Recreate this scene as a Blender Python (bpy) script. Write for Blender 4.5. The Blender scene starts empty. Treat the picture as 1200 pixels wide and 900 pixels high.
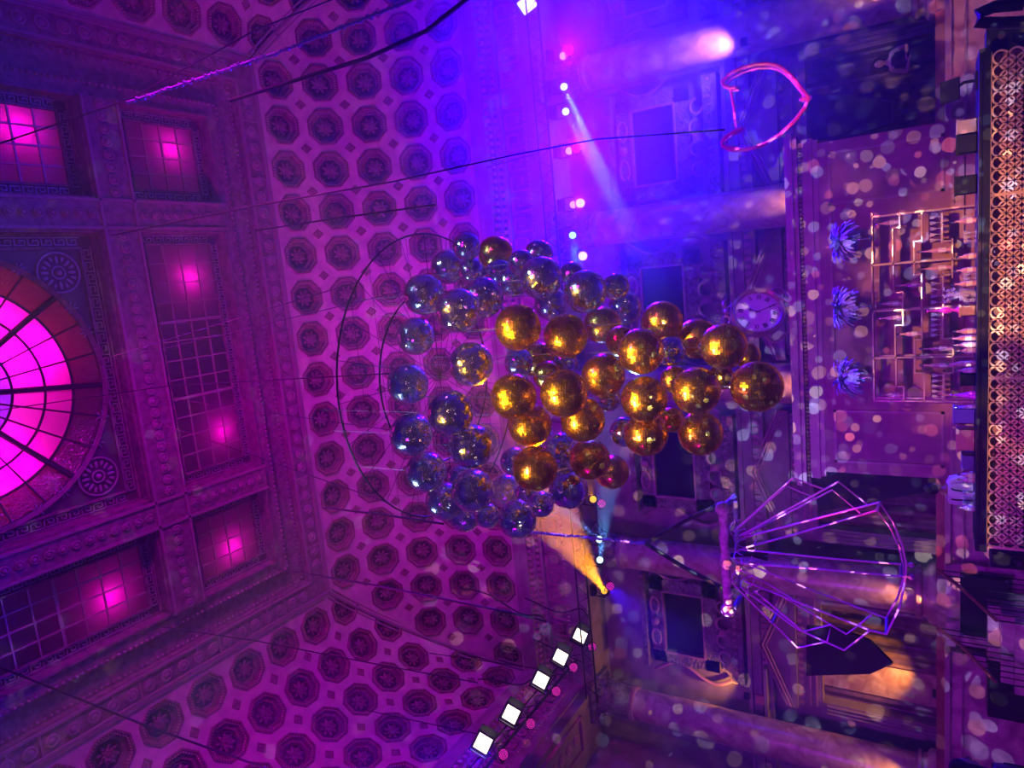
import bpy, math, random
from mathutils import Vector, Matrix, Euler
PI = math.pi
R = random.Random(7)
scn = bpy.context.scene
COL = scn.collection
EYE = Vector((0, 0, 1.7))
# ---------------------------------------------------------------- camera frame
F_ = Vector((495, -175, 807)).normalized()
L_ = Vector((505, 5150, 807)).normalized()
X_ = -L_; X_ = (X_ - F_ * X_.dot(F_)).normalized()
Z_ = X_.cross(F_)
def ray(px, py):
    r = Vector((px - 600, py - 450, 807.0))
    return Vector((r.dot(X_), r.dot(F_), r.dot(Z_)))
def onY(px, py, Y):
    r = ray(px, py); return EYE + r * (Y / r.y)
def onZ(px, py, z):
    r = ray(px, py); return EYE + r * ((z - 1.7) / r.z)
def onX(px, py, x):
    r = ray(px, py); return EYE + r * (x / r.x)
def atD(px, py, d):
    return EYE + ray(px, py) * (d / 807.0)
cam = bpy.data.cameras.new('camera'); co = bpy.data.objects.new('camera', cam); COL.objects.link(co)
cam.sensor_fit = 'HORIZONTAL'; cam.sensor_width = 36; cam.lens = 807 / 1200 * 36; cam.clip_start = .05; cam.clip_end = 200
cx = Vector((X_[0], F_[0], Z_[0])); cy = -Vector((X_[1], F_[1], Z_[1])); cz = -Vector((X_[2], F_[2], Z_[2]))
M = Matrix((cx, cy, cz)).transposed().to_4x4(); M.translation = EYE
co.matrix_world = M
scn.camera = co

# ---------------------------------------------------------------- materials
def mat(name, base=(.5, .5, .5), rough=.5, metal=0, emit=None, es=0, noise=None, bump=0, bscale=40, spec=.5, trans=0, alpha=1):
    m = bpy.data.materials.new(name); m.use_nodes = True
    nt = m.node_tree; b = nt.nodes['Principled BSDF']
    b.inputs['Base Color'].default_value = (*base, 1); b.inputs['Roughness'].default_value = rough
    b.inputs['Metallic'].default_value = metal
    b.inputs['Specular IOR Level'].default_value = spec
    if trans: b.inputs['Transmission Weight'].default_value = trans
    if emit: b.inputs['Emission Color'].default_value = (*emit, 1); b.inputs['Emission Strength'].default_value = es
    tc = None
    if noise or bump:
        tc = nt.nodes.new('ShaderNodeTexCoord')
    if noise:
        n = nt.nodes.new('ShaderNodeTexNoise'); n.inputs['Scale'].default_value = noise[0]; n.inputs['Detail'].default_value = 6
        n.inputs['Distortion'].default_value = noise[3] if len(noise) > 3 else 0
        nt.links.new(tc.outputs['Object'], n.inputs['Vector'])
        r = nt.nodes.new('ShaderNodeValToRGB'); r.color_ramp.elements[0].position = .35; r.color_ramp.elements[1].position = .68
        r.color_ramp.elements[0].color = (*noise[1], 1); r.color_ramp.elements[1].color = (*noise[2], 1)
        nt.links.new(n.outputs['Fac'], r.inputs['Fac']); nt.links.new(r.outputs['Color'], b.inputs['Base Color'])
    if bump:
        v = nt.nodes.new('ShaderNodeTexVoronoi'); v.inputs['Scale'].default_value = bscale
        nt.links.new(tc.outputs['Object'], v.inputs['Vector'])
        bp = nt.nodes.new('ShaderNodeBump'); bp.inputs['Strength'].default_value = bump; bp.inputs['Distance'].default_value = .03
        nt.links.new(v.outputs['Distance'], bp.inputs['Height']); nt.links.new(bp.outputs['Normal'], b.inputs['Normal'])
    return m
def glassmat(name, col, sparkle=True):
    m = bpy.data.materials.new(name); m.use_nodes = True; nt = m.node_tree; nt.nodes.clear()
    o = nt.nodes.new('ShaderNodeOutputMaterial'); t = nt.nodes.new('ShaderNodeBsdfTranslucent'); g = nt.nodes.new('ShaderNodeBsdfGlossy')
    mx = nt.nodes.new('ShaderNodeMixShader'); mx.inputs[0].default_value = .12
    t.inputs['Color'].default_value = (*col, 1); g.inputs['Roughness'].default_value = .15; g.inputs['Color'].default_value = (.8, .8, .8, 1)
    tc = nt.nodes.new('ShaderNodeTexCoord'); v = nt.nodes.new('ShaderNodeTexVoronoi'); v.inputs['Scale'].default_value = 25
    bp = nt.nodes.new('ShaderNodeBump'); bp.inputs['Strength'].default_value = .8; bp.inputs['Distance'].default_value = .02
    nt.links.new(tc.outputs['Object'], v.inputs['Vector']); nt.links.new(v.outputs['Distance'], bp.inputs['Height'])
    nt.links.new(bp.outputs['Normal'], g.inputs['Normal'])
    nt.links.new(t.outputs[0], mx.inputs[1]); nt.links.new(g.outputs[0], mx.inputs[2]); nt.links.new(mx.outputs[0], o.inputs['Surface'])
    return m
def emis(name, col, s, dots=False):
    m = bpy.data.materials.new(name); m.use_nodes = True; nt = m.node_tree; nt.nodes.clear()
    o = nt.nodes.new('ShaderNodeOutputMaterial'); e = nt.nodes.new('ShaderNodeEmission')
    e.inputs['Color'].default_value = (*col, 1); e.inputs['Strength'].default_value = s
    if dots:
        tc = nt.nodes.new('ShaderNodeTexCoord'); v = nt.nodes.new('ShaderNodeTexVoronoi'); v.inputs['Scale'].default_value = dots
        v.inputs['Randomness'].default_value = 0.2
        nt.links.new(tc.outputs['Object'], v.inputs['Vector'])
        mr = nt.nodes.new('ShaderNodeMapRange'); mr.inputs[1].default_value = .25; mr.inputs[2].default_value = .55
        mr.inputs[3].default_value = s; mr.inputs[4].default_value = s * .08
        nt.links.new(v.outputs['Distance'], mr.inputs[0]); nt.links.new(mr.outputs[0], e.inputs['Strength'])
    nt.links.new(e.outputs[0], o.inputs['Surface'])
    return m
MT = dict(
    plaster=mat('plaster', (.5, .3, .4), .8, noise=(3, (.42, .25, .34), (.56, .36, .44))),
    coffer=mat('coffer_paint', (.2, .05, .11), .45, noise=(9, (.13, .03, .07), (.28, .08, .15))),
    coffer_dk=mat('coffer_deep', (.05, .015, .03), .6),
    bead=mat('gilt_bead', (.75, .5, .35), .3, .6),
    diamond=mat('diamond_paint', (.22, .08, .12), .6),
    ceil=mat('ceiling_plaster', (.2, .11, .15), .7, noise=(6, (.13, .07, .1), (.25, .14, .18)), bump=.6, bscale=9),
    ceil_dk=mat('ceiling_recess', (.07, .03, .06), .6),
    band=mat('ornament_band', (.27, .16, .21), .7, bump=.9, bscale=6),
    key=mat('greek_key', (.36, .28, .34), .45, .3),
    lead=mat('lead_came', (.42, .3, .32), .5, .4),
    lead_dk=mat('dark_came', (.02, .01, .015), .5, .2),
    glass=glassmat('amber_glass', (.4, .28, .36)),
    dome_r=glassmat('dome_red_glass', (.13, .008, .025)),
    dome_p=glassmat('dome_pink_glass', (.95, .6, .8)),
    dome_v=glassmat('dome_violet_glass', (.35, .35, .95)),
    marble=mat('column_marble', (.45, .3, .25), .28, noise=(2.2, (.32, .17, .15), (.6, .43, .36), 1.5)),
    stone=mat('wall_stone', (.3, .22, .25), .6, noise=(2, (.22, .15, .18), (.36, .27, .3))),
    stone_dk=mat('dark_stone', (.12, .08, .11), .6, noise=(5, (.08, .05, .08), (.16, .11, .14))),
    relief=mat('carved_relief', (.2, .14, .17), .5, noise=(8, (.12, .08, .1), (.3, .21, .24)), bump=1, bscale=14),
    gold=mat('mirror_gold', (1.0, .66, .1), .24, 1), silver=mat('mirror_silver', (.9, .92, .97), .13, 1),
    grout=mat('ball_core', (.05, .045, .05), .4, .6),
    chrome=mat('chrome', (.6, .6, .65), .2, 1), black=mat('black_metal', (.015, .014, .018), .45, .4),
    steelwire=mat('steel_wire', (.2, .18, .22), .5, .5), black2=mat('black_matte', (.01, .01, .012), .8), cable=mat('cable_black', (.012, .01, .014), .6),
    truss=mat('violet_lit_chain', (.35, .3, .6), .3, .5),  # blue light falling on the chain is put into its base colour
    pinkrope=mat('pink_tint_and_light', (.85, .03, .9), .4), birch=mat('pale_bark', (.8, .5, .6), .6, noise=(14, (.5, .25, .3), (.95, .65, .7)), bump=.5, bscale=12),  # pink light on the heart hoop is put into its base colour
    rod=mat('violet_lacquer_rod', (.8, .22, .7), .4),
    panel=mat('painted_panel', (.36, .12, .22), .5, noise=(3, (.3, .09, .18), (.42, .15, .26))),
    trim=mat('panel_trim', (.42, .2, .28), .4, noise=(3, (.36, .16, .24), (.48, .24, .32))),
    bronze=mat('bronze_shelf', (.6, .38, .35), .35, .6), brass=mat('brass_lattice', (.88, .5, .42), .4, .6),
    redwood=mat('red_wood', (.3, .07, .08), .4, noise=(4, (.22, .05, .06), (.38, .1, .1))),
    pmarble=mat('pink_marble', (.6, .35, .42), .25, noise=(1.6, (.36, .12, .24), (.7, .36, .48), 2)),
    curtain=mat('dark_curtain', (.035, .02, .035), .9), darkopen=mat('dark_opening', (.008, .006, .012), .9),
    wood=mat('dark_board', (.16, .08, .1), .5, noise=(5, (.1, .05, .07), (.22, .12, .13))),
    feather=mat('ostrich_feather', (.5, .32, .95), .8), bottle=mat('bottle_glass', (.7, .3, .5), .12, 0, spec=.8), label=mat('bottle_label', (.9, .7, .8), .6),
    glassw=mat('stemware', (.75, .6, .85), .1, .3, spec=.9), crate=mat('crate_plastic', (.2, .12, .6), .35), coppr=mat('copper_box', (.7, .35, .3), .35, .5),
    dial=mat('clock_dial', (.85, .75, .72), .5), ink=mat('clock_ink', (.01, .01, .015), .5), case=mat('clock_case', (.4, .2, .22), .35, .5),
    skin=mat('skin', (.62, .34, .28), .5), skin_d=mat('brown_skin', (.3, .13, .1), .5), hair=mat('hair', (.03, .015, .02), .95, spec=.1),
    shirt=mat('pale_shirt', (.75, .68, .85), .7), dress=mat('black_dress', (.02, .015, .025), .6), lips=mat('lips', (.5, .06, .08), .4), eye=mat('eye', (.02, .02, .02), .2),
    floor=mat('floor_marble', (.15, .08, .1), .3, noise=(2, (.1, .05, .07), (.2, .11, .14))),
    e_warm=emis('flood_face', (1, .8, .66), 3), e_pink=emis('par_face', (1, .03, .6), 1.3, dots=32), e_pinkw=emis('par_face_bright', (1, .5, .85), 2),
    e_white=emis('beam_lens_white', (.6, .95, 1), 2.2), e_amber=emis('beam_lens_amber', (1, .42, .03), 1.6), e_cyan=emis('beam_lens_cyan', (.35, .95, .9), 1.8),
    e_strip=emis('led_strip', (1, .5, .2), 11),
)

# ---------------------------------------------------------------- mesh builder
class MB:
    def __init__(s): s.v = []; s.f = []; s.mi = []; s.cur = 0
    def add(s, vs, fs):
        o = len(s.v); s.v += [tuple(v) for v in vs]; s.f += [tuple(i + o for i in f) for f in fs]; s.mi += [s.cur] * len(fs); return s
    def box(s, c, d, rot=None):
        x, y, z = d[0] / 2, d[1] / 2, d[2] / 2
        vs = [Vector((a * x, b * y, g * z)) for a in (-1, 1) for b in (-1, 1) for g in (-1, 1)]
        if rot is not None: vs = [rot @ v for v in vs]
        c = Vector(c)
        return s.add([v + c for v in vs], [(0, 1, 3, 2), (4, 6, 7, 5), (0, 4, 5, 1), (2, 3, 7, 6), (0, 2, 6, 4), (1, 5, 7, 3)])
    def span(s, x0, x1, y0, y1, z0, z1):
        return s.box(((x0 + x1) / 2, (y0 + y1) / 2, (z0 + z1) / 2), (abs(x1 - x0), abs(y1 - y0), abs(z1 - z0)))
    def tube(s, pts, r, n=8, cap=True, closed=False):
        pts = [Vector(p) for p in pts]; N = len(pts); rr = r if isinstance(r, (list, tuple)) else [r] * N
        vs = []; up = None
        for i, p in enumerate(pts):
            a = pts[(i - 1) % N] if (i or closed) else p; b = pts[(i + 1) % N] if (i < N - 1 or closed) else p
            t = (b - a)
            t = t.normalized() if t.length > 1e-9 else Vector((0, 0, 1))
            if up is None:
                up = Vector((0, 0, 1)) if abs(t.z) < .9 else Vector((1, 0, 0))
            u = t.cross(up)
            if u.length < 1e-6: u = t.cross(Vector((0, 1, 0)))
            u.normalize(); w = u.cross(t).normalized(); up = w
            for k in range(n):
                an = 2 * PI * k / n; vs.append(p + (u * math.cos(an) + w * math.sin(an)) * rr[i])
        fs = []
        for i in range(N if closed else N - 1):
            j = (i + 1) % N
            for k in range(n): fs.append((i * n + k, i * n + (k + 1) % n, j * n + (k + 1) % n, j * n + k))
        if cap and not closed: fs += [tuple(range(n - 1, -1, -1)), tuple(range((N - 1) * n, N * n))]
        return s.add(vs, fs)
    def lathe(s, prof, c=(0, 0, 0), rot=None, n=24, cap=True):
        c = Vector(c); vs = []
        for (r, z) in prof:
            for k in range(n):
                v = Vector((r * math.cos(2 * PI * k / n), r * math.sin(2 * PI * k / n), z))
                vs.append((rot @ v if rot is not None else v) + c)
        fs = [(i * n + k, i * n + (k + 1) % n, (i + 1) * n + (k + 1) % n, (i + 1) * n + k) for i in range(len(prof) - 1) for k in range(n)]
        if cap and prof[0][0] > 1e-4: fs.append(tuple(range(n - 1, -1, -1)))
        if cap and prof[-1][0] > 1e-4: fs.append(tuple(range((len(prof) - 1) * n, len(prof) * n)))
        return s.add(vs, fs)
    def ball(s, c, r, n=12, sc=(1, 1, 1), rot=None):
        m = max(4, n // 2 + 1); c = Vector(c); vs = []
        for i in range(m + 1):
            a = -PI / 2 + PI * i / m
            for k in range(n):
                v = Vector((math.cos(a) * math.cos(2 * PI * k / n) * sc[0], math.cos(a) * math.sin(2 * PI * k / n) * sc[1], math.sin(a) * sc[2])) * r
                vs.append((rot @ v if rot is not None else v) + c)
        return s.add(vs, [(i * n + k, i * n + (k + 1) % n, (i + 1) * n + (k + 1) % n, (i + 1) * n + k) for i in range(m) for k in range(n)])
    def build(s, name, m, parent=None, smooth=False, loc=None):
        me = bpy.data.meshes.new(name)
        me.from_pydata(s.v, [], s.f); me.validate()
        for mm in (m if isinstance(m, list) else [m]): me.materials.append(mm)
        if isinstance(m, list) and len(me.polygons) == len(s.mi):
            me.polygons.foreach_set('material_index', s.mi)
        if smooth:
            me.polygons.foreach_set('use_smooth', [True] * len(me.polygons))
            try: me.set_sharp_from_angle(angle=math.radians(40))
            except Exception: pass
        me.update()
        o = bpy.data.objects.new(name, me); COL.objects.link(o)
        if loc is not None: o.location = loc
        if parent is not None: o.parent = parent
        return o
def tag(o, label=None, cat=None, group=None, kind=None):
    if label: o['label'] = label
    if cat: o['category'] = cat
    if group: o['group'] = group
    if kind: o['kind'] = kind
    return o
def empty(name, loc=(0, 0, 0), rot=None, parent=None):
    o = bpy.data.objects.new(name, None); o.location = loc; o.empty_display_size = .2
    if rot is not None: o.rotation_mode = 'QUATERNION'; o.rotation_quaternion = rot
    COL.objects.link(o); o.parent = parent
    return o
def copy_tree(o, parent=None):
    c = o.copy(); COL.objects.link(c); c.parent = parent
    for ch in [x for x in o.children]: copy_tree(ch, c)
    return c
def structure(o, label=None): return tag(o, label, None, None, 'structure')
def look(d, up=Vector((0, 0, 1))):
    """rotation whose +Z is d"""
    d = Vector(d).normalized()
    return d.to_track_quat('Z', 'Y')
def text_mark(mb, s, w, h, th, place):
    """roman numerals from strokes; place(x, y) -> Vector; returns none"""
    n = len(s); adv = {'I': .35, 'V': .8, 'X': .8}
    W = sum(adv[c] for c in s); k = w / max(W, 1); x = -W * k / 2
    def st(x0, y0, x1, y1):
        a = place(x0, y0); b = place(x1, y1); mb.tube([a, b], th, 4)
    for c in s:
        ww = adv[c] * k
        if c == 'I': st(x + ww / 2, -h / 2, x + ww / 2, h / 2)
        elif c == 'V': st(x + .1 * ww, h / 2, x + ww / 2, -h / 2); st(x + ww / 2, -h / 2, x + .9 * ww, h / 2)
        else: st(x + .1 * ww, h / 2, x + .9 * ww, -h / 2); st(x + .1 * ww, -h / 2, x + .9 * ww, h / 2)
        x += ww

# ================================================================ hall shell
CX = -1.25; HW = 7.68; XL = CX - HW - 3.5; XR = CX + HW + 3.5
YC = 13.5; YB = 17.0; Y0 = -2.5; ZB = 12.8; ZT = 17.3
A_, B_ = 3.5, 4.5
tab = [(0, 0)]
for i in range(1, 401):
    a = PI / 2 * i / 400; b = PI / 2 * (i - 1) / 400
    tab.append((a, tab[-1][1] + math.hypot(A_ * (math.cos(a) - math.cos(b)), B_ * (math.sin(a) - math.sin(b)))))
LT = tab[-1][1]
def th_of(s):
    s = max(0, min(LT, s)); lo, hi = 0, 400
    while hi - lo > 1:
        m = (lo + hi) // 2
        if tab[m][1] <= s: lo = m
        else: hi = m
    t = (s - tab[lo][1]) / max(1e-9, tab[hi][1] - tab[lo][1]); return tab[lo][0] + t * (tab[hi][0] - tab[lo][0])
def cove_pt(side, u, s, off=0):
    t = th_of(s); o = A_ * math.cos(t); z = ZB + B_ * math.sin(t)
    nx, nz = math.cos(t) / A_, math.sin(t) / B_; q = math.hypot(nx, nz); nx /= q; nz /= q
    o += nx * off; z += nz * off
    if side == 'back': return Vector((u, YC + o, z))
    if side == 'left': return Vector((CX - HW - o, u, z))
    return Vector((CX + HW + o, u, z))
ROW = LT / 5; CW = 1.2
def coffer_proto():
    # local frame: z = depth direction (into wall), x along, y up the cove
    n = 8; rad = lambda ap: ap / math.cos(PI / 8)
    def ring(ap, z): return [Vector((rad(ap) * math.cos(PI / 8 + PI / 4 * k), rad(ap) * math.sin(PI / 8 + PI / 4 * k), z)) for k in range(8)]
    mb = MB(); prof = [(.505, .0), (.505, -.045), (.485, -.06), (.455, -.06), (.435, -.02), (.40, -.02), (.385, .06), (.385, .10), (.335, .10), (.325, .085), (.31, .085), (.295, .17)]
    vs = []
    for ap, z in prof: vs += ring(ap, z)
    fs = [(i * 8 + k, i * 8 + (k + 1) % 8, (i + 1) * 8 + (k + 1) % 8, (i + 1) * 8 + k) for i in range(len(prof) - 1) for k in range(8)]
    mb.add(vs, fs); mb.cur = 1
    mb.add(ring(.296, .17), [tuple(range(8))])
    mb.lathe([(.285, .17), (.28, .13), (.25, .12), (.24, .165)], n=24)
    mb.cur = 2
    rr = ring(.42, -.028)
    for k in range(8):
        a, b = rr[k], rr[(k + 1) % 8]
        for j in range(5): mb.ball(a.lerp(b, (j + .5) / 5), .016, 5)
    o = mb.build('coffer', [MT['coffer'], MT['coffer_dk'], MT['bead']])
    m2 = MB()
    m2.lathe([(.0, .03), (.035, .04), (.06, .08), (.06, .15)], n=10)
    for ringi, (r0, r1, cnt, zz) in enumerate([(.05, .15, 8, .08), (.12, .23, 8, .12)]):
        for k in range(cnt):
            a = 2 * PI * (k + .5 * ringi) / cnt
            q = Matrix.Rotation(a, 3, 'Z')
            m2.ball(q @ Vector(((r0 + r1) / 2, 0, zz)), 1, 8, ((r1 - r0) / 2, .042, .03), q)
            m2.ball(q @ Vector((r1 + .005, 0, zz - .01)), .018, 5)
    r_ = m2.build('rosette', MT['coffer'], o, True)
    return o
cp = coffer_proto(); cp_used = False
def make_cove(side, u0, u1, uc, label, name):
    global cp_used
    ncell = int((u1 - u0) / CW) + 2
    k0 = math.floor((u0 - uc) / CW + .5); k1 = math.ceil((u1 - uc) / CW - .5)
    mb = MB(); dm = MB(); spots = []
    flip = side == 'left'
    def mit(s):  # half extent at this height
        return A_ * math.cos(th_of(s))
    def inside(u, s, marg):
        o = mit(s)
        if side == 'back': return CX - HW - o + marg < u < CX + HW + o - marg
        return u < YC + o - marg
    def clampu(u, s):
        o = mit(s)
        if side == 'back': return max(CX - HW - o - .02, min(CX + HW + o + .02, u))
        return min(u, YC + o + .02)
    for k in range(k0, k1 + 1):
        for r in range(5):
            uu, ss = uc + k * CW, (r + .5) * ROW
            hole = inside(uu, ss, .12)
            # outer ring 16 pts on the cell edge, inner 16 on the octagon
            def sq(i):
                t = i / 16 * 8
                pts = [(1, -1), (1, 0), (1, 1), (0, 1), (-1, 1), (-1, 0), (-1, -1), (0, -1), (1, -1)]
                a = int(t); f = t - a; return (pts[a][0] * (1 - f) + pts[a + 1][0] * f, pts[a][1] * (1 - f) + pts[a + 1][1] * f)
            outer = [sq(i) for i in range(16)]
            vs = []
            for (a, b) in outer:
                s_ = ss + b * ROW / 2; vs.append(cove_pt(side, clampu(uu + a * CW / 2, s_), s_))
            for (a, b) in outer:
                ang = math.atan2(b, a); ap = .46 / math.cos(((ang + PI / 8) % (PI / 4)) - PI / 8)
                if not hole: ap *= .5
                s_ = ss + math.sin(ang) * ap; vs.append(cove_pt(side, clampu(uu + math.cos(ang) * ap, s_), s_))
            fs = [(i, (i + 1) % 16, 16 + (i + 1) % 16, 16 + i) for i in range(16)]
            if not hole: fs.append(tuple(range(16, 32)))
            if flip or side == 'left': fs = [tuple(reversed(f)) for f in fs]
            mb.add(vs, fs)
            if hole: spots.append((uu, ss))
            du, ds = uu + CW / 2, ss + ROW / 2
            if r < 4 and inside(du, ds, .3) and du < u1:
                q = [cove_pt(side, du + a * .15, ds + b * .17, -.012) for a, b in ((1, 0), (0, 1), (-1, 0), (0, -1))]
                q2 = [cove_pt(side, du + a * .105, ds + b * .12, -.035) for a, b in ((1, 0), (0, 1), (-1, 0), (0, -1))]
                q3 = [cove_pt(side, du + a * .07, ds + b * .08, .0) for a, b in ((1, 0), (0, 1), (-1, 0), (0, -1))]
                c = [cove_pt(side, du, ds, -.035)]
                dm.add(q + q2 + q3 + c, [(i, (i + 1) % 4, 4 + (i + 1) % 4, 4 + i) for i in range(4)] + [(4 + i, 4 + (i + 1) % 4, 8 + (i + 1) % 4, 8 + i) for i in range(4)] + [(8 + i, 8 + (i + 1) % 4, 12) for i in range(4)])
    o = mb.build(name, MT['plaster']); structure(o, label)
    dm.build('diamond_ornament', MT['diamond'], o)
    for (uu, ss) in spots:
        p = cove_pt(side, uu, ss); q = cove_pt(side, uu, ss, 1.0)
        n_ = (q - p).normalized(); up = (cove_pt(side, uu, ss + .1) - cove_pt(side, uu, ss - .1)).normalized()
        al = up.cross(n_).normalized()
        mm = Matrix((al, up, n_)).transposed().to_4x4(); mm.translation = p + n_ * .0
        if not cp_used:
            c = cp; cp_used = True; c.parent = o
        else: c = copy_tree(cp, o)
        c.matrix_local = mm
    return o
make_cove('back', XL, XR, CX, 'coffered back cove rising to the ceiling, rows of octagonal coffers with rosettes', 'ceiling_cove_back')
make_cove('left', .5, YB, 5.5, 'coffered side cove above the row of white floodlights', 'ceiling_cove_left')
make_cove('right', 5.5, YB, 5.5, 'coffered side cove at the top edge beyond the blue haze', 'ceiling_cove_right')
# beaded ribs on the mitres
for side, sx in (('left', -1), ('right', 1)):
    mb = MB(); pts = []
    for i in range(33):
        t = PI / 2 * i / 32; pts.append(Vector((CX + sx * (HW + A_ * math.cos(t)), YC + A_ * math.cos(t), ZB + B_ * math.sin(t))) + Vector((-sx, -1, -.6)).normalized() * .05)
    mb.tube([p + Vector((sx * .09, -.09, 0)) for p in pts], .03, 6); mb.tube([p + Vector((-sx * .09, .09, 0)) for p in pts], .03, 6); mb.tube(pts, .055, 6)
    for i in range(32):
        for j in range(4): mb.ball(pts[i].lerp(pts[i + 1], j / 4) + Vector((-sx, -1, -.5)).normalized() * .06, .035, 5)
    o = mb.build('trim_' + ('1' if sx < 0 else '2'), MT['band']); structure(o, 'beaded rib running up the corner where the back cove meets the ' + ('floodlit side' if sx < 0 else 'hazy side') + ' cove')

# ---- flat ceiling: ornament border, beams and recessed stained-glass windows
cxs = lambda x: CX + x
BX = [2.45 + .0]
mb = MB()
yf = 11.8; x2 = 5.95  # outer edges of glass fields (|x-CX|)
ya = 2 * 5.5 - yf
# border frame slabs z 17.3..17.6
mb.span(CX - HW - .3, CX + HW + .3, 12.75, YC + .3, ZT, ZT + 1.8)
mb.span(CX - HW - .3, CX - HW + .75, Y0, 12.75, ZT, ZT + 1.8); mb.span(CX + HW - .75, CX + HW + .3, Y0, 12.75, ZT, ZT + 1.8)
mb.span(CX - HW + .75, CX + HW - .75, 12.15, 12.75, ZT + .18, ZT + 1.8)
mb.span(CX - HW + .75, CX - x2 - .35, Y0, 12.15, ZT + .18, ZT + 1.8); mb.span(CX + x2 + .35, CX + HW - .75, Y0, 12.15, ZT + .18, ZT + 1.8)
mb.span(CX - x2 - .35, CX + x2 + .35, yf, 12.15, ZT + .02, ZT + 1.8)
mb.span(CX - x2 - .35, CX - x2, Y0, yf, ZT + .02, ZT + 1.8); mb.span(CX + x2, CX + x2 + .35, Y0, yf, ZT + .02, ZT + 1.8)
mb.span(CX - HW, CX + HW, Y0 - .5, YC, ZT + 1.8, ZT + 1.9)
ceil = mb.build('ceiling', MT['ceil']); structure(ceil, 'dark ornamented flat ceiling holding the stained-glass windows')
# beams
mb = MB()
for x in (-3.45, 3.45): mb.span(CX + x - .33, CX + x + .33, Y0, yf, ZT - .12, ZT + 1.8)
for y in (9.05, 1.95): mb.span(CX - x2, CX + x2, y - .42, y + .42, ZT - .118, ZT + 1.8)
mb.build('ceiling_beam', MT['ceil'], ceil)
mb = MB()   # raised mouldings and guilloche discs along beams and border
def disc_row(p0, p1, step, r, nrm=Vector((0, 0, -1))):
    p0 = Vector(p0); p1 = Vector(p1); n = max(1, int((p1 - p0).length / step))
    for i in range(n): mb.lathe([(r, 0), (r, .03), (r * .75, .045), (r * .6, .02), (r * .35, .05), (0, .06)], p0.lerp(p1, (i + .5) / n), Matrix.Rotation(PI, 3, 'X'), 10)
for x in (-3.45, 3.45):
    for (a, b) in ((2.4, 8.6), (9.5, 11.7)): disc_row((CX + x, a, ZT - .12), (CX + x, b, ZT - .12), .26, .1)
    for e in (-.3, .3): mb.span(CX + x + e - .03, CX + x + e + .03, Y0, yf, ZT - .16, ZT - .12)
for y in (9.05,):
    for (a, b) in ((CX - x2, CX - 3.8), (CX - 3.1, CX + 3.1), (CX + 3.8, CX + x2)): disc_row((a, y, ZT - .12), (b, y, ZT - .12), .26, .12)
    for e in (-.38, .38): mb.span(CX - x2, CX + x2, y + e - .03, y + e + .03, ZT - .16, ZT - .12)
for (a, b) in (((CX - HW + .9, 13.12, ZT), (CX + HW - .9, 13.12, ZT)), ((CX - HW + .38, 0, ZT), (CX - HW + .38, 12.7, ZT)), ((CX + HW - .38, 5, ZT), (CX + HW - .38, 12.7, ZT))):
    disc_row(a, b, .42, .15)
for e in (.06, .13, .68):
    mb.span(CX - HW + e, CX + HW - e, YC - e - .03, YC - e + .03, ZT - .05, ZT)
    mb.span(CX - HW + e - .03, CX - HW + e + .03, 0, YC - e, ZT - .05, ZT); mb.span(CX + HW - e - .03, CX + HW - e + .03, 4, YC - e, ZT - .05, ZT)
nb = 0
for (a, b) in (((CX - HW + .8, 12.68, ZT + .16), (CX + HW - .8, 12.68, ZT + .16)), ((CX - HW + .82, 2, ZT + .16), (CX - HW + .82, 12.6, ZT + .16)), ((CX + HW - .82, 6, ZT + .16), (CX + HW - .82, 12.6, ZT + .16)),
               ((CX - x2 - .3, 12.1, ZT), (CX + x2 + .3, 12.1, ZT)), ((CX - x2 - .3, 2, ZT), (CX - x2 - .3, 12.1, ZT)), ((CX + x2 + .3, 6, ZT), (CX + x2 + .3, 12.1, ZT))):
    a = Vector(a); b = Vector(b); n = int((b - a).length / .13)
    for i in range(n): mb.ball(a.lerp(b, (i + .5) / n), .04, 5)
for y in [13.12]:
    for x in [i * 2.1 for i in range(-3, 4)]: mb.span(CX + x - .02 - .3, CX + x + .02 - .3, y - .28, y + .28, ZT - .04, ZT); mb.span(CX + x - .02 + .3, CX + x + .02 + .3, y - .28, y + .28, ZT - .04, ZT)
for i in range(6): y = 1 + i * 2.1; mb.span(CX - HW + .1, CX - HW + .66, y - .32, y - .28, ZT - .04, ZT); mb.span(CX - HW + .1, CX - HW + .66, y + .28, y + .32, ZT - .04, ZT)
mb.build('ceiling_moulding', MT['band'], ceil)

def greek(mb, a, b, inward, w, z):
    a = Vector((*a, z)); b = Vector((*b, z)); d = (b - a); L = d.length; d.normalize(); i = Vector((*inward, 0))
    u = w * 1.15; n = max(1, int(L / u)); u = L / n; t = w * .1
    def bar(x0, y0, x1, y1, k):
        o = a + d * (k * u); p = o + d * (x0 * u) + i * (y0 * w); q = o + d * (x1 * u) + i * (y1 * w)
        m = (p + q) / 2; e = q - p; lx = abs(e.dot(d)) + t; ly = abs(e.dot(i)) + t
        dx = abs(d.x) * lx + abs(i.x) * ly; dy = abs(d.y) * lx + abs(i.y) * ly
        mb.box(m, (dx, dy, .03))
    for k in range(n):
        bar(0, .15, 0, .85, k); bar(0, .85, .75, .85, k); bar(.75, .85, .75, .4, k); bar(.75, .4, .35, .4, k); bar(.35, .4, .35, .6, k); bar(0, .15, 1, .15, k)
WN = [0]
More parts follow.
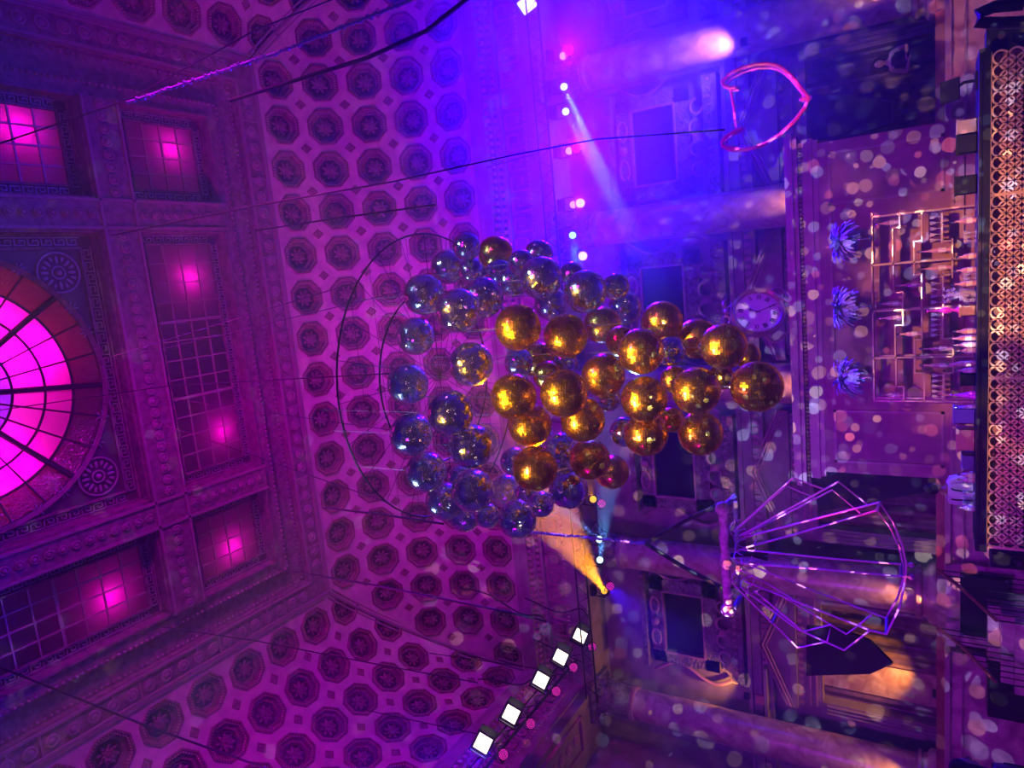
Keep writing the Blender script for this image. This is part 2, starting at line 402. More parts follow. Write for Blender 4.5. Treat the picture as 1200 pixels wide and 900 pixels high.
def glass_window(x0, x1, y0, y1, nx, ny, thickx, thicky, lamps, label):
    WN[0] += 1
    zg = ZT + .32; kw = .2
    w = MB()   # frame: recess sides and two rims
    for (a, b, c, d) in ((x0, x1, y0, y0 + .05), (x0, x1, y1 - .05, y1), (x0, x0 + .05, y0, y1), (x1 - .05, x1, y0, y1)): w.span(a, b, c, d, ZT - .06, ZT + .5)
    for ins in (.05 + .02, .05 + kw + .05):
        t = .025
        for (a, b, c, d) in ((x0 + ins, x1 - ins, y0 + ins - t, y0 + ins + t), (x0 + ins, x1 - ins, y1 - ins - t, y1 - ins + t), (x0 + ins - t, x0 + ins + t, y0 + ins, y1 - ins), (x1 - ins - t, x1 - ins + t, y0 + ins, y1 - ins)):
            w.span(a, b, c, d, zg - .06, zg)
    ob = w.build('window_%d' % WN[0], MT['ceil']); structure(ob, label)
    bk = MB(); e0 = .07; e1 = .07 + kw + .02
    for (a, b, c, d) in ((x0 + e0, x1 - e0, y0 + e0, y0 + e1), (x0 + e0, x1 - e0, y1 - e1, y1 - e0), (x0 + e0, x0 + e1, y0 + e1, y1 - e1), (x1 - e1, x1 - e0, y0 + e1, y1 - e1)): bk.span(a, b, c, d, zg, zg + .03)
    bk.build('border', MT['ceil_dk'], ob)
    g = MB(); z = zg - .015
    greek(g, (x0 + e1, y0 + e0), (x1 - e1, y0 + e0), (0, 1), kw, z); greek(g, (x0 + e1, y1 - e0), (x1 - e1, y1 - e0), (0, -1), kw, z)
    greek(g, (x0 + e0, y0 + e1), (x0 + e0, y1 - e1), (1, 0), kw, z); greek(g, (x1 - e0, y0 + e1), (x1 - e0, y1 - e1), (-1, 0), kw, z)
    g.build('greek_key_border', MT['key'], ob)
    gx0, gx1, gy0, gy1 = x0 + e1, x1 - e1, y0 + e1, y1 - e1
    p = MB(); p.add([(gx0, gy0, zg + .02), (gx1, gy0, zg + .02), (gx1, gy1, zg + .02), (gx0, gy1, zg + .02)], [(0, 1, 2, 3)]); p.build('pane', MT['glass'], ob)
    c = MB()
    for i in range(1, nx):
        t = .035 if i in thickx else .016; x = gx0 + (gx1 - gx0) * i / nx; c.span(x - t, x + t, gy0, gy1, zg - .03, zg + .02)
    for i in range(1, ny):
        t = .035 if i in thicky else .016; y = gy0 + (gy1 - gy0) * i / ny; c.span(gx0, gx1, y - t, y + t, zg - .025, zg + .015)
    c.build('glazing_bars', MT['lead'], ob)
    for (lx, ly, col, e) in lamps:
        L = bpy.data.lights.new('lamp_above_glass', 'POINT'); L.energy = e; L.color = col; L.shadow_soft_size = .05
        lo = bpy.data.objects.new('lamp_above_glass', L); lo.location = (lx, ly, zg + .3); COL.objects.link(lo)
PK = (1, .0, .62)
def hit(px, py): v = onZ(px, py, ZT + .6); return v.x, v.y
xw = (CX - x2, CX - 3.78, CX - 3.12, CX + 3.12, CX + 3.78, CX + x2)
yw = (9.47, yf)
LE = 15
glass_window(xw[4], xw[5], yw[0], yw[1], 4, 4, (), (), [(*hit(193, 176), PK, LE)], 'square stained-glass ceiling window with one pink glow, upper one in the photo')
glass_window(xw[2], xw[3], yw[0], yw[1], 12, 4, (4, 8), (), [(*hit(215, 326), PK, LE), (*hit(253, 504), PK, LE * .8)], 'long stained-glass ceiling window with two pink glows beside the round skylight')
glass_window(xw[0], xw[1], yw[0], yw[1], 4, 4, (), (), [(*hit(265, 640), PK, LE)], 'square stained-glass ceiling window with one pink glow nearest the floodlights')
glass_window(xw[0], xw[1], 2.37, 8.63, 4, 12, (), (4, 8), [(*hit(122, 698), PK, LE)], 'long stained-glass ceiling window with gold glints at the lower left corner of the photo')
glass_window(xw[4], xw[5], 2.37, 8.63, 4, 12, (), (4, 8), [(*hit(14, 153), PK, LE * 1.6)], 'long stained-glass ceiling window with pink glow at the upper left corner of the photo')
# round skylight in its square field
WN[0] += 1
sx, sy, RO = CX, 5.5, 2.72
zg = ZT + .3
w = MB(); a0, a1, b0, b1 = xw[2], xw[3], 2.37, 8.63
for (a, b, c, d) in ((a0, a1, b0, b0 + .06), (a0, a1, b1 - .06, b1), (a0, a0 + .06, b0, b1), (a1 - .06, a1, b0, b1)): w.span(a, b, c, d, ZT - .06, ZT + .5)
for ins in (.08, .36):
    for (a, b, c, d) in ((a0 + ins, a1 - ins, b0 + ins - .025, b0 + ins + .025), (a0 + ins, a1 - ins, b1 - ins - .025, b1 - ins + .025), (a0 + ins - .025, a0 + ins + .025, b0 + ins, b1 - ins), (a1 - ins - .025, a1 - ins + .025, b0 + ins, b1 - ins)):
        w.span(a, b, c, d, zg - .06, zg)
w.lathe([(RO - .0, -.02), (RO + .09, -.08), (RO + .09, .05), (RO, .05)], (sx, sy, zg), n=72, cap=False)
sk = w.build('window_%d' % WN[0], MT['ceil']); structure(sk, 'big round magenta stained-glass skylight with radial ribs')
sp = MB()   # spandrel plate with circular hole
N = 96
for i in range(N):
    def sqp(t):
        c, s = math.cos(t), math.sin(t); m = max(abs(c), abs(s)); return Vector((sx + c / m * 3.1, sy + s / m * 3.1, zg + .01))
    t0, t1 = 2 * PI * i / N, 2 * PI * (i + 1) / N
    sp.add([sqp(t0), sqp(t1), Vector((sx + RO * math.cos(t1), sy + RO * math.sin(t1), zg + .01)), Vector((sx + RO * math.cos(t0), sy + RO * math.sin(t0), zg + .01))], [(0, 1, 2, 3)])
sp.build('spandrel_panel', MT['ceil_dk'], sk)
g = MB(); gb0, gb1 = b0 + .1, b1 - .1; ga0, ga1 = a0 + .1, a1 - .1
greek(g, (ga0 + .24, gb0), (ga1 - .24, gb0), (0, 1), .22, zg - .01); greek(g, (ga0 + .24, gb1), (ga1 - .24, gb1), (0, -1), .22, zg - .01)
greek(g, (ga0, gb0 + .24), (ga0, gb1 - .24), (1, 0), .22, zg - .01); greek(g, (ga1, gb0 + .24), (ga1, gb1 - .24), (-1, 0), .22, zg - .01)
g.build('greek_key_border', MT['key'], sk)
for (ux, uy) in ((1, 1), (-1, 1), (1, -1), (-1, -1)):
    m = MB(); c = Vector((sx + ux * 2.25, sy + uy * 2.25, zg - .02))
    ringp = lambda r: [c + Vector((r * math.cos(2 * PI * k / 32), r * math.sin(2 * PI * k / 32), 0)) for k in range(32)]
    m.tube(ringp(.42), .022, 6, closed=True); m.tube(ringp(.13), .02, 6, closed=True); m.ball(c, .07, 8)
    for k in range(8):
        a = 2 * PI * k / 8; q = Matrix.Rotation(a, 3, 'Z')
        m.ball(c + q @ Vector((.27, 0, 0)), 1, 8, (.09, .035, .02), q)
        for e in (-.35, .35): qq = Matrix.Rotation(a + e, 3, 'Z'); m.ball(c + qq @ Vector((.3, 0, 0)), 1, 6, (.07, .02, .02), qq)
    for (dx, dy, a) in ((-ux * .75, uy * .12, 0), (ux * .12, -uy * .75, PI / 2), (-ux * 1.3, uy * .33, 0), (ux * .33, -uy * 1.3, PI / 2)):
        for k in range(7):
            q = Matrix.Rotation(2 * PI * k / 7 + a, 3, 'Z'); m.ball(c + Vector((dx, dy, 0)) + q @ Vector((.09, 0, 0)), 1, 6, (.07, .02, .02), q)
    m.build('medallion', MT['key'], sk, True)
def domez(r): return zg + .03 + .55 * (1 - (r / RO) ** 2)
rings = [.0, .14, .42, .63, .81, 1.0]
for nm, mt, r0, r1 in (('violet_glass', MT['dome_v'], .0, .42), ('pink_glass', MT['dome_p'], .42, .81), ('red_glass', MT['dome_r'], .81, 1.0)):
    m = MB(); rs = [r0 + (r1 - r0) * i / 4 for i in range(5)]
    for i in range(4):
        for k in range(72):
            f = lambda r, t: Vector((sx + r * RO * math.cos(t), sy + r * RO * math.sin(t), domez(r * RO)))
            t0, t1 = 2 * PI * k / 72, 2 * PI * (k + 1) / 72
            m.add([f(rs[i], t0), f(rs[i], t1), f(rs[i + 1], t1), f(rs[i + 1], t0)], [(0, 1, 2, 3)])
    m.build('glass_ring', mt, sk)
m = MB()
for r in rings[1:-1]: m.tube([Vector((sx + r * RO * math.cos(2 * PI * k / 72), sy + r * RO * math.sin(2 * PI * k / 72), domez(r * RO) - .02)) for k in range(72)], .028, 6, closed=True)
for k in range(24):
    t = 2 * PI * (k + .35) / 24; th = .06 if k % 3 == 0 else .02
    m.tube([Vector((sx + r * RO * math.cos(t), sy + r * RO * math.sin(t), domez(r * RO) - .03)) for r in [.06, .14, .28, .42, .55, .63, .72, .81, .9, 1]], th, 6)
m.ball((sx, sy, domez(0) - .05), .22, 12)
m.build('radial_ribs', MT['lead_dk'], sk)
for k in range(8):
    a = 2 * PI * (k + .5) / 8
    if k in (2,): continue
    L = bpy.data.lights.new('lamp_above_dome', 'POINT'); L.energy = 110; L.color = (1, 0, .6); L.shadow_soft_size = .1
    lo = bpy.data.objects.new('lamp_above_dome', L); lo.location = (sx + 1.6 * math.cos(a), sy + 1.6 * math.sin(a), zg + .75); COL.objects.link(lo)
L = bpy.data.lights.new('lamp_above_dome', 'POINT'); L.energy = 60; L.color = (.4, .1, 1); L.shadow_soft_size = .1
lo = bpy.data.objects.new('lamp_above_dome', L); lo.location = (sx, sy, zg + .95); COL.objects.link(lo)
# roof void lid above the windows
m = MB(); m.span(CX - HW, CX + HW, Y0 - .5, YC, ZT + 1.5, ZT + 1.6)
# (the ceiling slab at ZT+.9 already closes it)

# ================================================================ walls
m = MB(); m.span(XL - 3, XR + 3, 18.2, 18.5, -.2, 12.9); wb = m.build('wall_back', MT['stone']); structure(wb, 'tall back wall behind the columns')
m = MB(); m.span(XL - 2.2, XL - 1.9, -3, 18.5, -.2, 12.9); wl = m.build('wall_left', MT['stone']); structure(wl, 'side wall below the floodlights')
m = MB(); m.span(XR + 1.9, XR + 2.2, -3, 18.5, -.2, 12.9); wr = m.build('wall_right', MT['stone']); structure(wr, 'side wall lost in blue haze')
m = MB(); m.span(XL - 2.2, XR + 2.2, -6.3, -6, -.2, 17.5); structure(m.build('wall_front', MT['stone_dk']), 'dark wall at the rear end of the hall')
m = MB(); m.span(XL - 3, XR + 3, -6, 18.6, -.2, 0); fl = m.build('floor', MT['floor']); structure(fl)
# entablatures : back, left, right
def entablature(side, u0, u1, name, label):
    prof = [  # (offset into room from face, z0, z1)
        (0, 10.45, 10.75), (.06, 10.75, 11.05), (.02, 11.05, 11.75), (.12, 11.75, 11.85), (.2, 11.95, 12.15), (.38, 12.15, 12.35), (.3, 12.35, 12.5), (.12, 12.5, 12.8)]
    m = MB(); fr = MB(); sgn = 1
    def sp(off, a, b, z0, z1, mm):
        if side == 'back': mm.span(a, b, YB - off, 18.4, z0, z1)
        elif side == 'left': mm.span(XL - 1.9, XL + off, a, b, z0, z1)
        else: mm.span(XR - off, XR + 1.9, a, b, z0, z1)
    for off, z0, z1 in prof: sp(off, u0, u1, z0, z1, m)
    sp(.0, u0, u1, 11.85, 11.95, m)
    o = m.build(name, MT['stone']); structure(o, label)
    u = u0
    while u < u1:
        sp(.17, u, u + .1, 11.85, 11.95, fr); sp(.34, u, u + .1, 12.02, 12.14, fr); u += .2
    u = u0
    while u < u1 - .5:   # raised frieze pattern blocks (fret)
        for (a, b, c, d) in ((0, .05, 11.1, 11.7), (0, .42, 11.62, 11.7), (.37, .42, 11.25, 11.7), (.14, .42, 11.25, 11.33), (.14, .19, 11.25, 11.5)): sp(.07, u + a, u + b, c, d, fr)
        u += .55
    u = u0
    while u < u1:
        fr.ball((u, YB - .1, 11.06) if side == 'back' else ((XL + .1, u, 11.06) if side == 'left' else (XR - .1, u, 11.06)), .04, 5); u += .13
    fr.build('fret_and_dentils', MT['trim'], o)
    return o
entablature('back', XL - 1.8, XR + 1.8, 'trim_3', 'carved entablature under the back cove')
el = entablature('left', -2.5, YB, 'trim_4', 'carved entablature under the floodlit side cove')
entablature('right', 2, YB, 'trim_5', 'carved entablature on the blue hazy side')
# soffit coffers under left entablature
m = MB(); y = 15.9
while y > 4:
    for (a, b, c, d) in ((XL - 1.3, XL - .2, y - .06, y), (XL - 1.3, XL - .2, y - 3.3, y - 3.24), (XL - 1.3, XL - 1.24, y - 3.3, y), (XL - .26, XL - .2, y - 3.3, y)): m.span(a, b, c, d, 10.36, 10.45)
    for i in range(7):
        q = y - .25 - i * .45; m.lathe([(.17, 0), (.16, -.05), (.1, -.03), (.05, -.08), (0, -.09)], (XL - .75, q - .1, 10.45), n=10)
    y -= 4.6
m.build('soffit_panel', MT['trim'], el)

# ---------------- Corinthian columns
def column(name, x, y, zb, zt, r, label, group):
    e = empty(name, (x, y, zb)); tag(e, label, 'column', group)
    h = zt - zb
    b = MB(); b.span(-r * 1.35, r * 1.35, -r * 1.35, r * 1.35, 0, .16)
    b.lathe([(r * 1.35, .16), (r * 1.38, .24), (r * 1.3, .32), (r * 1.12, .36), (r * 1.1, .42), (r * 1.2, .48), (r * 1.18, .55), (r * 1.02, .6)], n=32); b.build('base', MT['marble'], e, True)
    s = MB(); pr = []
    for i in range(13):
        t = i / 12; pr.append((r * (1 - .14 * t ** 1.6), .6 + (h - .75) * t))
    s.lathe(pr, n=40); s.build('shaft', MT['marble'], e, True)
    n = MB(); rt = r * .86
    n.lathe([(rt, h - .15), (rt * 1.08, h - .14), (rt * 1.1, h - .08), (rt * 1.02, h - .04), (rt * 1.1, h)], n=32); n.build('neck_ring', MT['trim'], e, True)
    c = MB(); z0 = h; H = 10.45 - zt
    c.lathe([(rt * .95, z0), (rt * .95, z0 + H * .5), (rt * 1.15, z0 + H * .8), (rt * 1.35, z0 + H * .88)], n=24)
    for tier, (zz, hh, off) in enumerate(((0, .38, 0), (.22, .42, .5), (.45, .35, 0))):
        for k in range(8):
            a = 2 * PI * (k + off) / 8; q = Matrix.Rotation(a, 3, 'Z'); pts = []; vs = []
            for i in range(7):
                t = i / 6; rr = rt * (1.0 + .06 * t + .42 * max(0, t - .55) ** 1.0) + tier * .02; z = z0 + H * (zz + hh * (t if t < .85 else 1.7 - t)); wd = rt * .36 * (math.sin(PI * min(1, .25 + t * .75)) + .1)
                for s_, dd in ((-1, 0), (-.45, .06), (0, .03), (.45, .06), (1, 0)): vs.append(q @ Vector((rr + dd * rt, s_ * wd * (1 + .15 * math.sin(i * 3)), z)))
            c.add(vs, [(i * 5 + j, i * 5 + j + 1, (i + 1) * 5 + j + 1, (i + 1) * 5 + j) for i in range(6) for j in range(4)])
    for k in range(4):
        a = PI / 4 + PI / 2 * k; q = Matrix.Rotation(a, 3, 'Z')
        for s_ in (-1, 1):
            pts = [q @ Vector((rt * 1.35 + .11 * math.cos(t) * (1 - t / 12), s_ * .09, z0 + H * .78 + .11 * math.sin(t) * (1 - t / 12))) for t in [i * .7 for i in range(12)]]
            c.tube(pts, .03, 6)
    for k in range(4): q = Matrix.Rotation(PI / 2 * k, 3, 'Z'); c.ball(q @ Vector((rt * 1.35, 0, z0 + H * .9)), .09, 8)
    c.box((0, 0, z0 + H * .94), (rt * 2.75, rt * 2.75, H * .11))
    c.build('capital', MT['relief'], e, True)
    # pedestal
    p = MB(); p.span(-r * 1.5, r * 1.5, -r * 1.5, r * 1.5, -zb, -.18); p.span(-r * 1.6, r * 1.6, -r * 1.6, r * 1.6, -.18, 0); p.build('pedestal', MT['pmarble'], e)
    return e
cols = [(-12.72, 'at the corner beside the small red box'), (-8.0, 'behind the hanging rod cage'), (-3.15, 'lit orange just beyond the lowest gold mirror ball'), (1.0, 'lit orange above the clock in the photo'), (4.9, 'behind the woman in black'), (9.4, 'at the top edge in the blue haze')]
for x, lb in cols: column('marble_column', x, 17.15, 1.5, 9.3, .5, 'tall marble Corinthian column ' + lb, 'Corinthian columns along the back wall')
for y, lb in ((12.3, 'running along the bottom edge of the photo'),):
    column('marble_column', -13.3, 17.15 - 4.6, 1.5, 9.3, .5, 'tall marble Corinthian column ' + lb, 'Corinthian columns along the side wall')

# ---------------- bays: cornice, pediment, framed window above
bx = [c[0] for c in cols]
bay = MB(); den = MB()
bay.span(XL - 1.8, XR + 1.8, 17.75, 18.3, 5.72, 5.95); bay.span(XL - 1.8, XR + 1.8, 17.85, 18.3, 5.45, 5.72); bay.span(XL - 1.8, XR + 1.8, 17.65, 18.3, 5.95, 6.05)
o = bay.build('trim_6', MT['stone']); structure(o, 'dentilled string course across the back wall behind the columns')
u = XL - 1.8
while u < XR + 1.8: den.span(u, u + .09, 17.78, 17.86, 5.55, 5.7); u += .18
den.build('dentils', MT['trim'], o)
bay_words = ['beside the corner column', 'behind the dark rigging ropes', 'behind the clock', 'behind the pink-lit heart-shaped hoop', 'in the blue haze at the top edge']
for i in range(5):
    x0, x1 = bx[i] + .55, bx[i + 1] - .55; c = (x0 + x1) / 2; hw = (x1 - x0) / 2
    # framed window
    e = empty('window_%d' % (WN[0] + 1 + i), (c, 18.2, 6.1)); structure(e, 'carved stone window surround with dark opening ' + bay_words[i])
    f = MB(); ow, oz0, oz1 = .95, 1.2, 2.35
    f.span(-ow - .35, -ow, -.28, 0, .8, 2.75); f.span(ow, ow + .35, -.28, 0, .8, 2.75); f.span(-ow - .35, ow + .35, -.28, 0, 2.35, 2.75); f.span(-ow - .35, ow + .35, -.28, 0, .8, 1.2)
    f.span(-ow - .5, ow + .5, -.38, 0, .1, .45); f.span(-ow - .5, ow + .5, -.45, 0, 2.85, 3.0)
    f.build('window_frame', MT['relief'], e)
    g = MB()
    for (a, b, cc, d) in ((-ow, ow, 1.17, 1.22), (-ow, ow, 2.33, 2.38), (-ow - .03, -ow + .03, 1.2, 2.35), (ow - .03, ow + .03, 1.2, 2.35)): g.span(a, b, -.33, -.25, cc, d)
    for s_ in (-1, 1):
        g.tube([Vector((s_ * (ow + .55 + .22 * math.sin(t * 1.3)), -.2, .5 + t * .42)) for t in [j * .3 for j in range(19)]], .05, 6)
        g.tube([Vector((s_ * (.25 + .2 * math.cos(t)), -.32, .62 + .2 * math.sin(t))) for t in [j * .45 for j in range(11)]], .04, 6)
        g.tube([Vector((s_ * (.75 + .18 * math.cos(t)), -.32, .62 + .16 * math.sin(t))) for t in [j * .45 for j in range(11)]], .035, 6)
        g.tube([Vector((s_ * (.5 + .25 * math.cos(t)), -.32, 2.6 + .13 * math.sin(t))) for t in [j * .45 for j in range(14)]], .035, 6)
    for j in range(14): g.ball((-1.3 + j * .2, -.4, .3), .045, 6)
    g.ball((0, -.34, 2.6), .12, 8); g.ball((0, -.34, .64), .12, 8)
    g.build('carved_scrolls', MT['trim'], e, True)
    d = MB(); d.span(-ow, ow, -.12, -.05, 1.2, 2.35); d.build('dark_opening', MT['darkopen'], e)
    # pediment under string course
    e2 = empty('trim_%d' % (7 + i), (c, 17.95, 4.2)); structure(e2, 'triangular stone pediment over the doorway ' + bay_words[i])
    p = MB(); pw = min(1.55, hw - .05)
    p.add([(-pw, -.2, .75), (pw, -.2, .75), (0, -.2, 1.4), (-pw, .2, .75), (pw, .2, .75), (0, .2, 1.4)], [(0, 1, 2), (5, 4, 3), (0, 3, 4, 1), (1, 4, 5, 2), (2, 5, 3, 0)])
    p.span(-pw - .1, pw + .1, -.3, .2, .6, .75); p.span(-pw, pw, -.15, .2, 0, .6)
    p.build('tympanum', MT['stone'], e2)
    q = MB()
    for s_ in (-1, 1):
        for off, rr in ((.0, .035), (.09, .025), (-.09, .025)): q.tube([Vector((s_ * (pw + .1), -.28, .78 + off)), Vector((0, -.28, 1.45 + off))], rr, 6)
    for j in range(16): q.span(-pw + j * 2 * pw / 16, -pw + j * 2 * pw / 16 + .09, -.2, -.12, .46, .56)
    for zz in (.3, .15): q.span(-pw, pw, -.2, -.14, zz - .02, zz + .02)
    q.build('mouldings', MT['trim'], e2)
    r_ = MB()
    for s_ in (-1, 1): r_.span(s_ * pw - .18, s_ * pw + .18, -.2, .2, -4.2, 0)
    for s_ in (-1, 1):
        for dx in (-.1, 0, .1): r_.tube([(s_ * pw + dx, -.22, -4.1), (s_ * pw + dx, -.22, -.1)], .03, 6)
    r_.build('door_jambs', MT['stone'], e2)
# dark lower doorway curtains and boards behind (with folds)
for i in range(5):
    x0, x1 = bx[i] + .6, bx[i + 1] - .6; m = MB(); n = int((x1 - x0) / .06); vs = []; Zt, Zb = 4.25, 0.02
    for k in range(n + 1):
        x = x0 + (x1 - x0) * k / n; yy = 18.05 + .05 * math.sin(k * 1.1) + .03 * math.sin(k * .37)
        vs += [(x, yy, Zb), (x, yy, Zt)]
    vs2 = [(a, b + .02, c) for a, b, c in vs]; N2 = len(vs)
    m.add(vs + vs2, [(2 * k, 2 * k + 2, 2 * k + 3, 2 * k + 1) for k in range(n)] + [(N2 + 2 * k + 1, N2 + 2 * k + 3, N2 + 2 * k + 2, N2 + 2 * k) for k in range(n)])
    o = m.build('curtain', MT['wood' if i in (0, 1, 3) else 'curtain']); tag(o, 'dark full-height curtain hanging in the doorway ' + bay_words[i], 'curtain', 'curtains in the back wall doorways')
# bent black drapes like the dark wedges under the cage
for (pts, lb) in (([(1060, 540), (1085, 546), (1135, 556), (1095, 575), (1010, 590), (960, 600), (950, 560)], 'black drape pinned beside the bar back panel behind the rod cage'),
                  ([(945, 735), (985, 738), (1020, 752), (1046, 778), (1020, 790), (945, 792)], 'black drape on the wall just below the rod cage in the photo'),
                  ([(945, 110), (1000, 112), (1045, 120), (1045, 145), (1000, 158), (950, 165)], 'black drape left of the woman in black')):
    m = MB(); fr = [onY(*p, 16.9) for p in pts]; bk = [p + Vector((0, .12, 0)) for p in fr]; n = len(pts)
    m.add(fr + bk, [tuple(range(n)), tuple(range(2 * n - 1, n - 1, -1))] + [(i, (i + 1) % n, n + (i + 1) % n, n + i) for i in range(n)])
    tag(m.build('drape', MT['curtain']), lb, 'drape')

# ---------------- parapet wall (pink marble) with red cap rail and dark openings
m = MB()
for x0, x1 in ((-13.5, -8.9), (-7.35, 9.5)): m.span(x0, x1, 16.3, 16.6, 0, 1.42)
m.span(-8.9, -7.35, 16.3, 16.6, 0, .45)
pa = m.build('trim_12', MT['pmarble']); structure(pa, 'pink marble parapet in front of the columns')
m = MB(); m.span(-13.5, -8.9, 16.2, 16.68, 1.42, 1.52); m.span(-7.35, 9.5, 16.2, 16.68, 1.42, 1.52)
for x0, x1 in ((-13.5, -8.9), (-7.35, 9.5)): m.span(x0, x1, 16.24, 16.3, 1.18, 1.22)
m.build('cap_moulding', MT['trim'], pa)
m = MB(); m.span(-13.5, 9.5, 16.66, 16.75, 1.4, 1.68); m.build('timber_board', MT['redwood'], pa)
# steps with two railings beside the bar
st = empty('staircase', (-8.1, 16.2, 0)); tag(st, 'marble steps leading up between two railings right of the bar end', 'staircase')
for i in range(4):
    m = MB(); m.span(-.75, .72, -1.5 + i * .3, -.26, i * .2, (i + 1) * .2 - .0); m.build('step', MT['pmarble'], st)
for px0, lb in ((645, 'by the bar end'), (735, 'beside the black box')):
    a = onY(1099, 668 if px0 == 645 else 736, 15.9); b = onY(1125, 688 if px0 == 645 else 755, 15.2)
    e = empty('railing', Vector((a.x, a.y, 0)) - st.location, None, st)
    m = MB(); A = Vector((0, 0, a.z)); B = b - Vector((a.x, a.y, 0)); C = Vector((B.x - .1, B.y - 1.0, .75)); m.tube([A, B, C], .035, 8); m.build('handrail', MT['redwood'], e, True)
    m = MB()
    for i in range(9):
        t = i / 8; p = A.lerp(B, t) if t < .5 else B.lerp(C, (t - .5) * 2); p = A.lerp(C, t)
        z = max(.4, (A.z + (B.z - A.z) * min(1, t * 2)) if t < .5 else B.z + (C.z - B.z) * (t * 2 - 1))
        m.tube([(p.x, p.y, .0), (p.x, p.y, z - .03)], .012, 6)
    m.build('balusters', MT['black'], e)
def boxthing(name, c, d, mt, label, cat, extra=None, bevel=.01):
    e = empty(name, (c[0], c[1], c[2] - d[2] / 2)); tag(e, label, cat)
    m = MB(); m.box((0, 0, d[2] / 2), d); o = m.build('cabinet', mt, e)
    bv = o.modifiers.new('b', 'BEVEL'); bv.width = bevel; bv.segments = 2
    return e
# loudspeakers and the black-filled opening near the parapet
def speaker(px, py, Y, d, label):
    p = onY(px, py, Y); zc = max(p.z, d[2] / 2 + .0)
    e = boxthing('loudspeaker', (p.x, p.y, zc), d, MT['black'], label, 'loudspeaker')
    m = MB(); m.box((0, -d[1] / 2 - .01, d[2] * .5), (d[0] * .86, .02, d[2] * .88)); m.build('grille', MT['black2'], e)
    m = MB(); m.lathe([(d[0] * .3, 0), (d[0] * .28, .02), (d[0] * .1, -.0), (0, .01)], (0, -d[1] / 2 - .02, d[2] * .35), Matrix.Rotation(PI / 2, 3, 'X'), 20); m.build('woofer', MT['black'], e)
    q = MB(); q.span(-d[0] / 2, d[0] / 2, -d[1] / 2, d[1] / 2, -(zc - d[2] / 2), 0)
    if zc - d[2] / 2 > .03: q.build('stand', MT['black2'], e)
speaker(1177, 806, 15.6, (1.1, .5, .58), 'wide black loudspeaker cabinet low against the pink marble')
speaker(1182, 652, 12.95, (.26, .4, .5), 'black cabinet just past the bar end')
speaker(1185, 47, 12.5, (.36, .4, .6), 'black cabinet beyond the far end of the bar')
e = empty('case', onY(1118, 706, 16.08)); e.location.z = .45; tag(e, 'dark opening at the top of the steps, filled with a black box', 'case')
m = MB(); m.box((0, 0, .4), (1.3, .2, .8)); m.build('body', MT['black2'], e)  # black box gives the dark of the opening here
m = MB()
for sx_ in (-1, 1):
    for z_ in (.02, .78): m.box((sx_ * .64, -.1, z_), (.06, .03, .06))
m.build('corner_fitting', MT['chrome'], e)
# curved black bolster / arch at the top right of the photo
m = MB(); pts = [onY(1200, 5, 11), onY(1165, 8, 11), onY(1146, 16, 11), onY(1146, 26, 11), onY(1165, 27, 11), onY(1200, 26, 11)]
m.tube([pts[0], pts[0].lerp(pts[1], .5)] + pts[1:], .07, 10)
tag(m.build('hose_arch', MT['black'], None, True), 'thick black rubber hose looped at the far end of the bar', 'hose')

# ---------------- warm uplights for columns
def spot(name, loc, target, energy, col, ang, blend=.5, size=.05):
    L = bpy.data.lights.new(name, 'SPOT'); L.energy = energy; L.color = col; L.spot_size = math.radians(ang); L.spot_blend = blend; L.shadow_soft_size = size
    o = bpy.data.objects.new(name, L); o.location = loc; d = Vector(target) - Vector(loc); o.rotation_euler = d.to_track_quat('-Z', 'Y').to_euler(); COL.objects.link(o); return o
WARM = (1, .42, .12)
for i, (x, lb) in enumerate(cols):
    if i in (0, 1, 2, 3, 4):
        spot('column_uplight', (x + (.1 if i != 0 else .4), 16.45, 3.7 if i in (2, 3) else 1.75), (x, 16.95, 8.0 if i in (2, 3) else 6.5), 260, WARM, 50, .9)
for (px, py, Y) in ((868, 50, 16.4), (1092, 812, 17.3), (872, 815, 17.6)):
    p = onY(px, py, Y); u = p + Vector((0, -.0, -.05))
    e = empty('uplight', u + Vector((0, 0, -.1))); tag(e, {50: 'small warm uplight clamped to a column near the top of the photo', 812: 'small warm uplight at the foot of the corner doorway', 815: 'small warm uplight by the red box on the string course'}[py], 'uplight')
    m = MB(); m.lathe([(.09, 0), (.1, .1), (.09, .14), (.07, .14), (.06, .1)], n=16); m.build('housing', MT['black'], e, True)
    m = MB(); m.tube([(0, 0, .05), (0, .3, .02)], .015, 6); m.build('bracket', MT['black'], e)
    spot('warm_uplight', u + Vector((0, 0, .12)), u + Vector((0, .35, 1.5)), {812: 260, 50: 340, 815: 120}[py], (1, .42, .06), 110, .9)
# pilaster slabs catching these uplights
for k, (px, py, Y) in enumerate(((855, 52, 17.95), (1060, 805, 17.9))):
    p = onY(px, py, Y); m = MB(); m.span(p.x - .42, p.x + .42, 17.95, 18.2, (6.06 if k == 0 else 1.6), (9.9 if k == 0 else 5.4)); structure(m.build('trim_%d' % (13 + k), MT['marble']), 'flat marble pilaster lit warm from below ' + ('near the top of the photo' if k == 0 else 'beside the corner column'))
p = onY(891, 822, 17.6); e = empty('box', (p.x, 17.75, 5.0 - .0)); e.location.z = p.z - .12; tag(e, 'small red box on the ledge beside the corner column', 'box')
m = MB(); m.box((0, 0, .12), (.26, .2, .24)); m.build('body', MT['coppr'], e); m = MB(); m.box((0, 0, .245), (.28, .22, .03)); m.build('lid', MT['coppr'], e)
m = MB(); m.span(p.x - 1, p.x + 1, 17.55, 17.95, p.z - .2, p.z - .12); structure(m.build('trim_15', MT['stone']), 'ledge carrying the small red box')

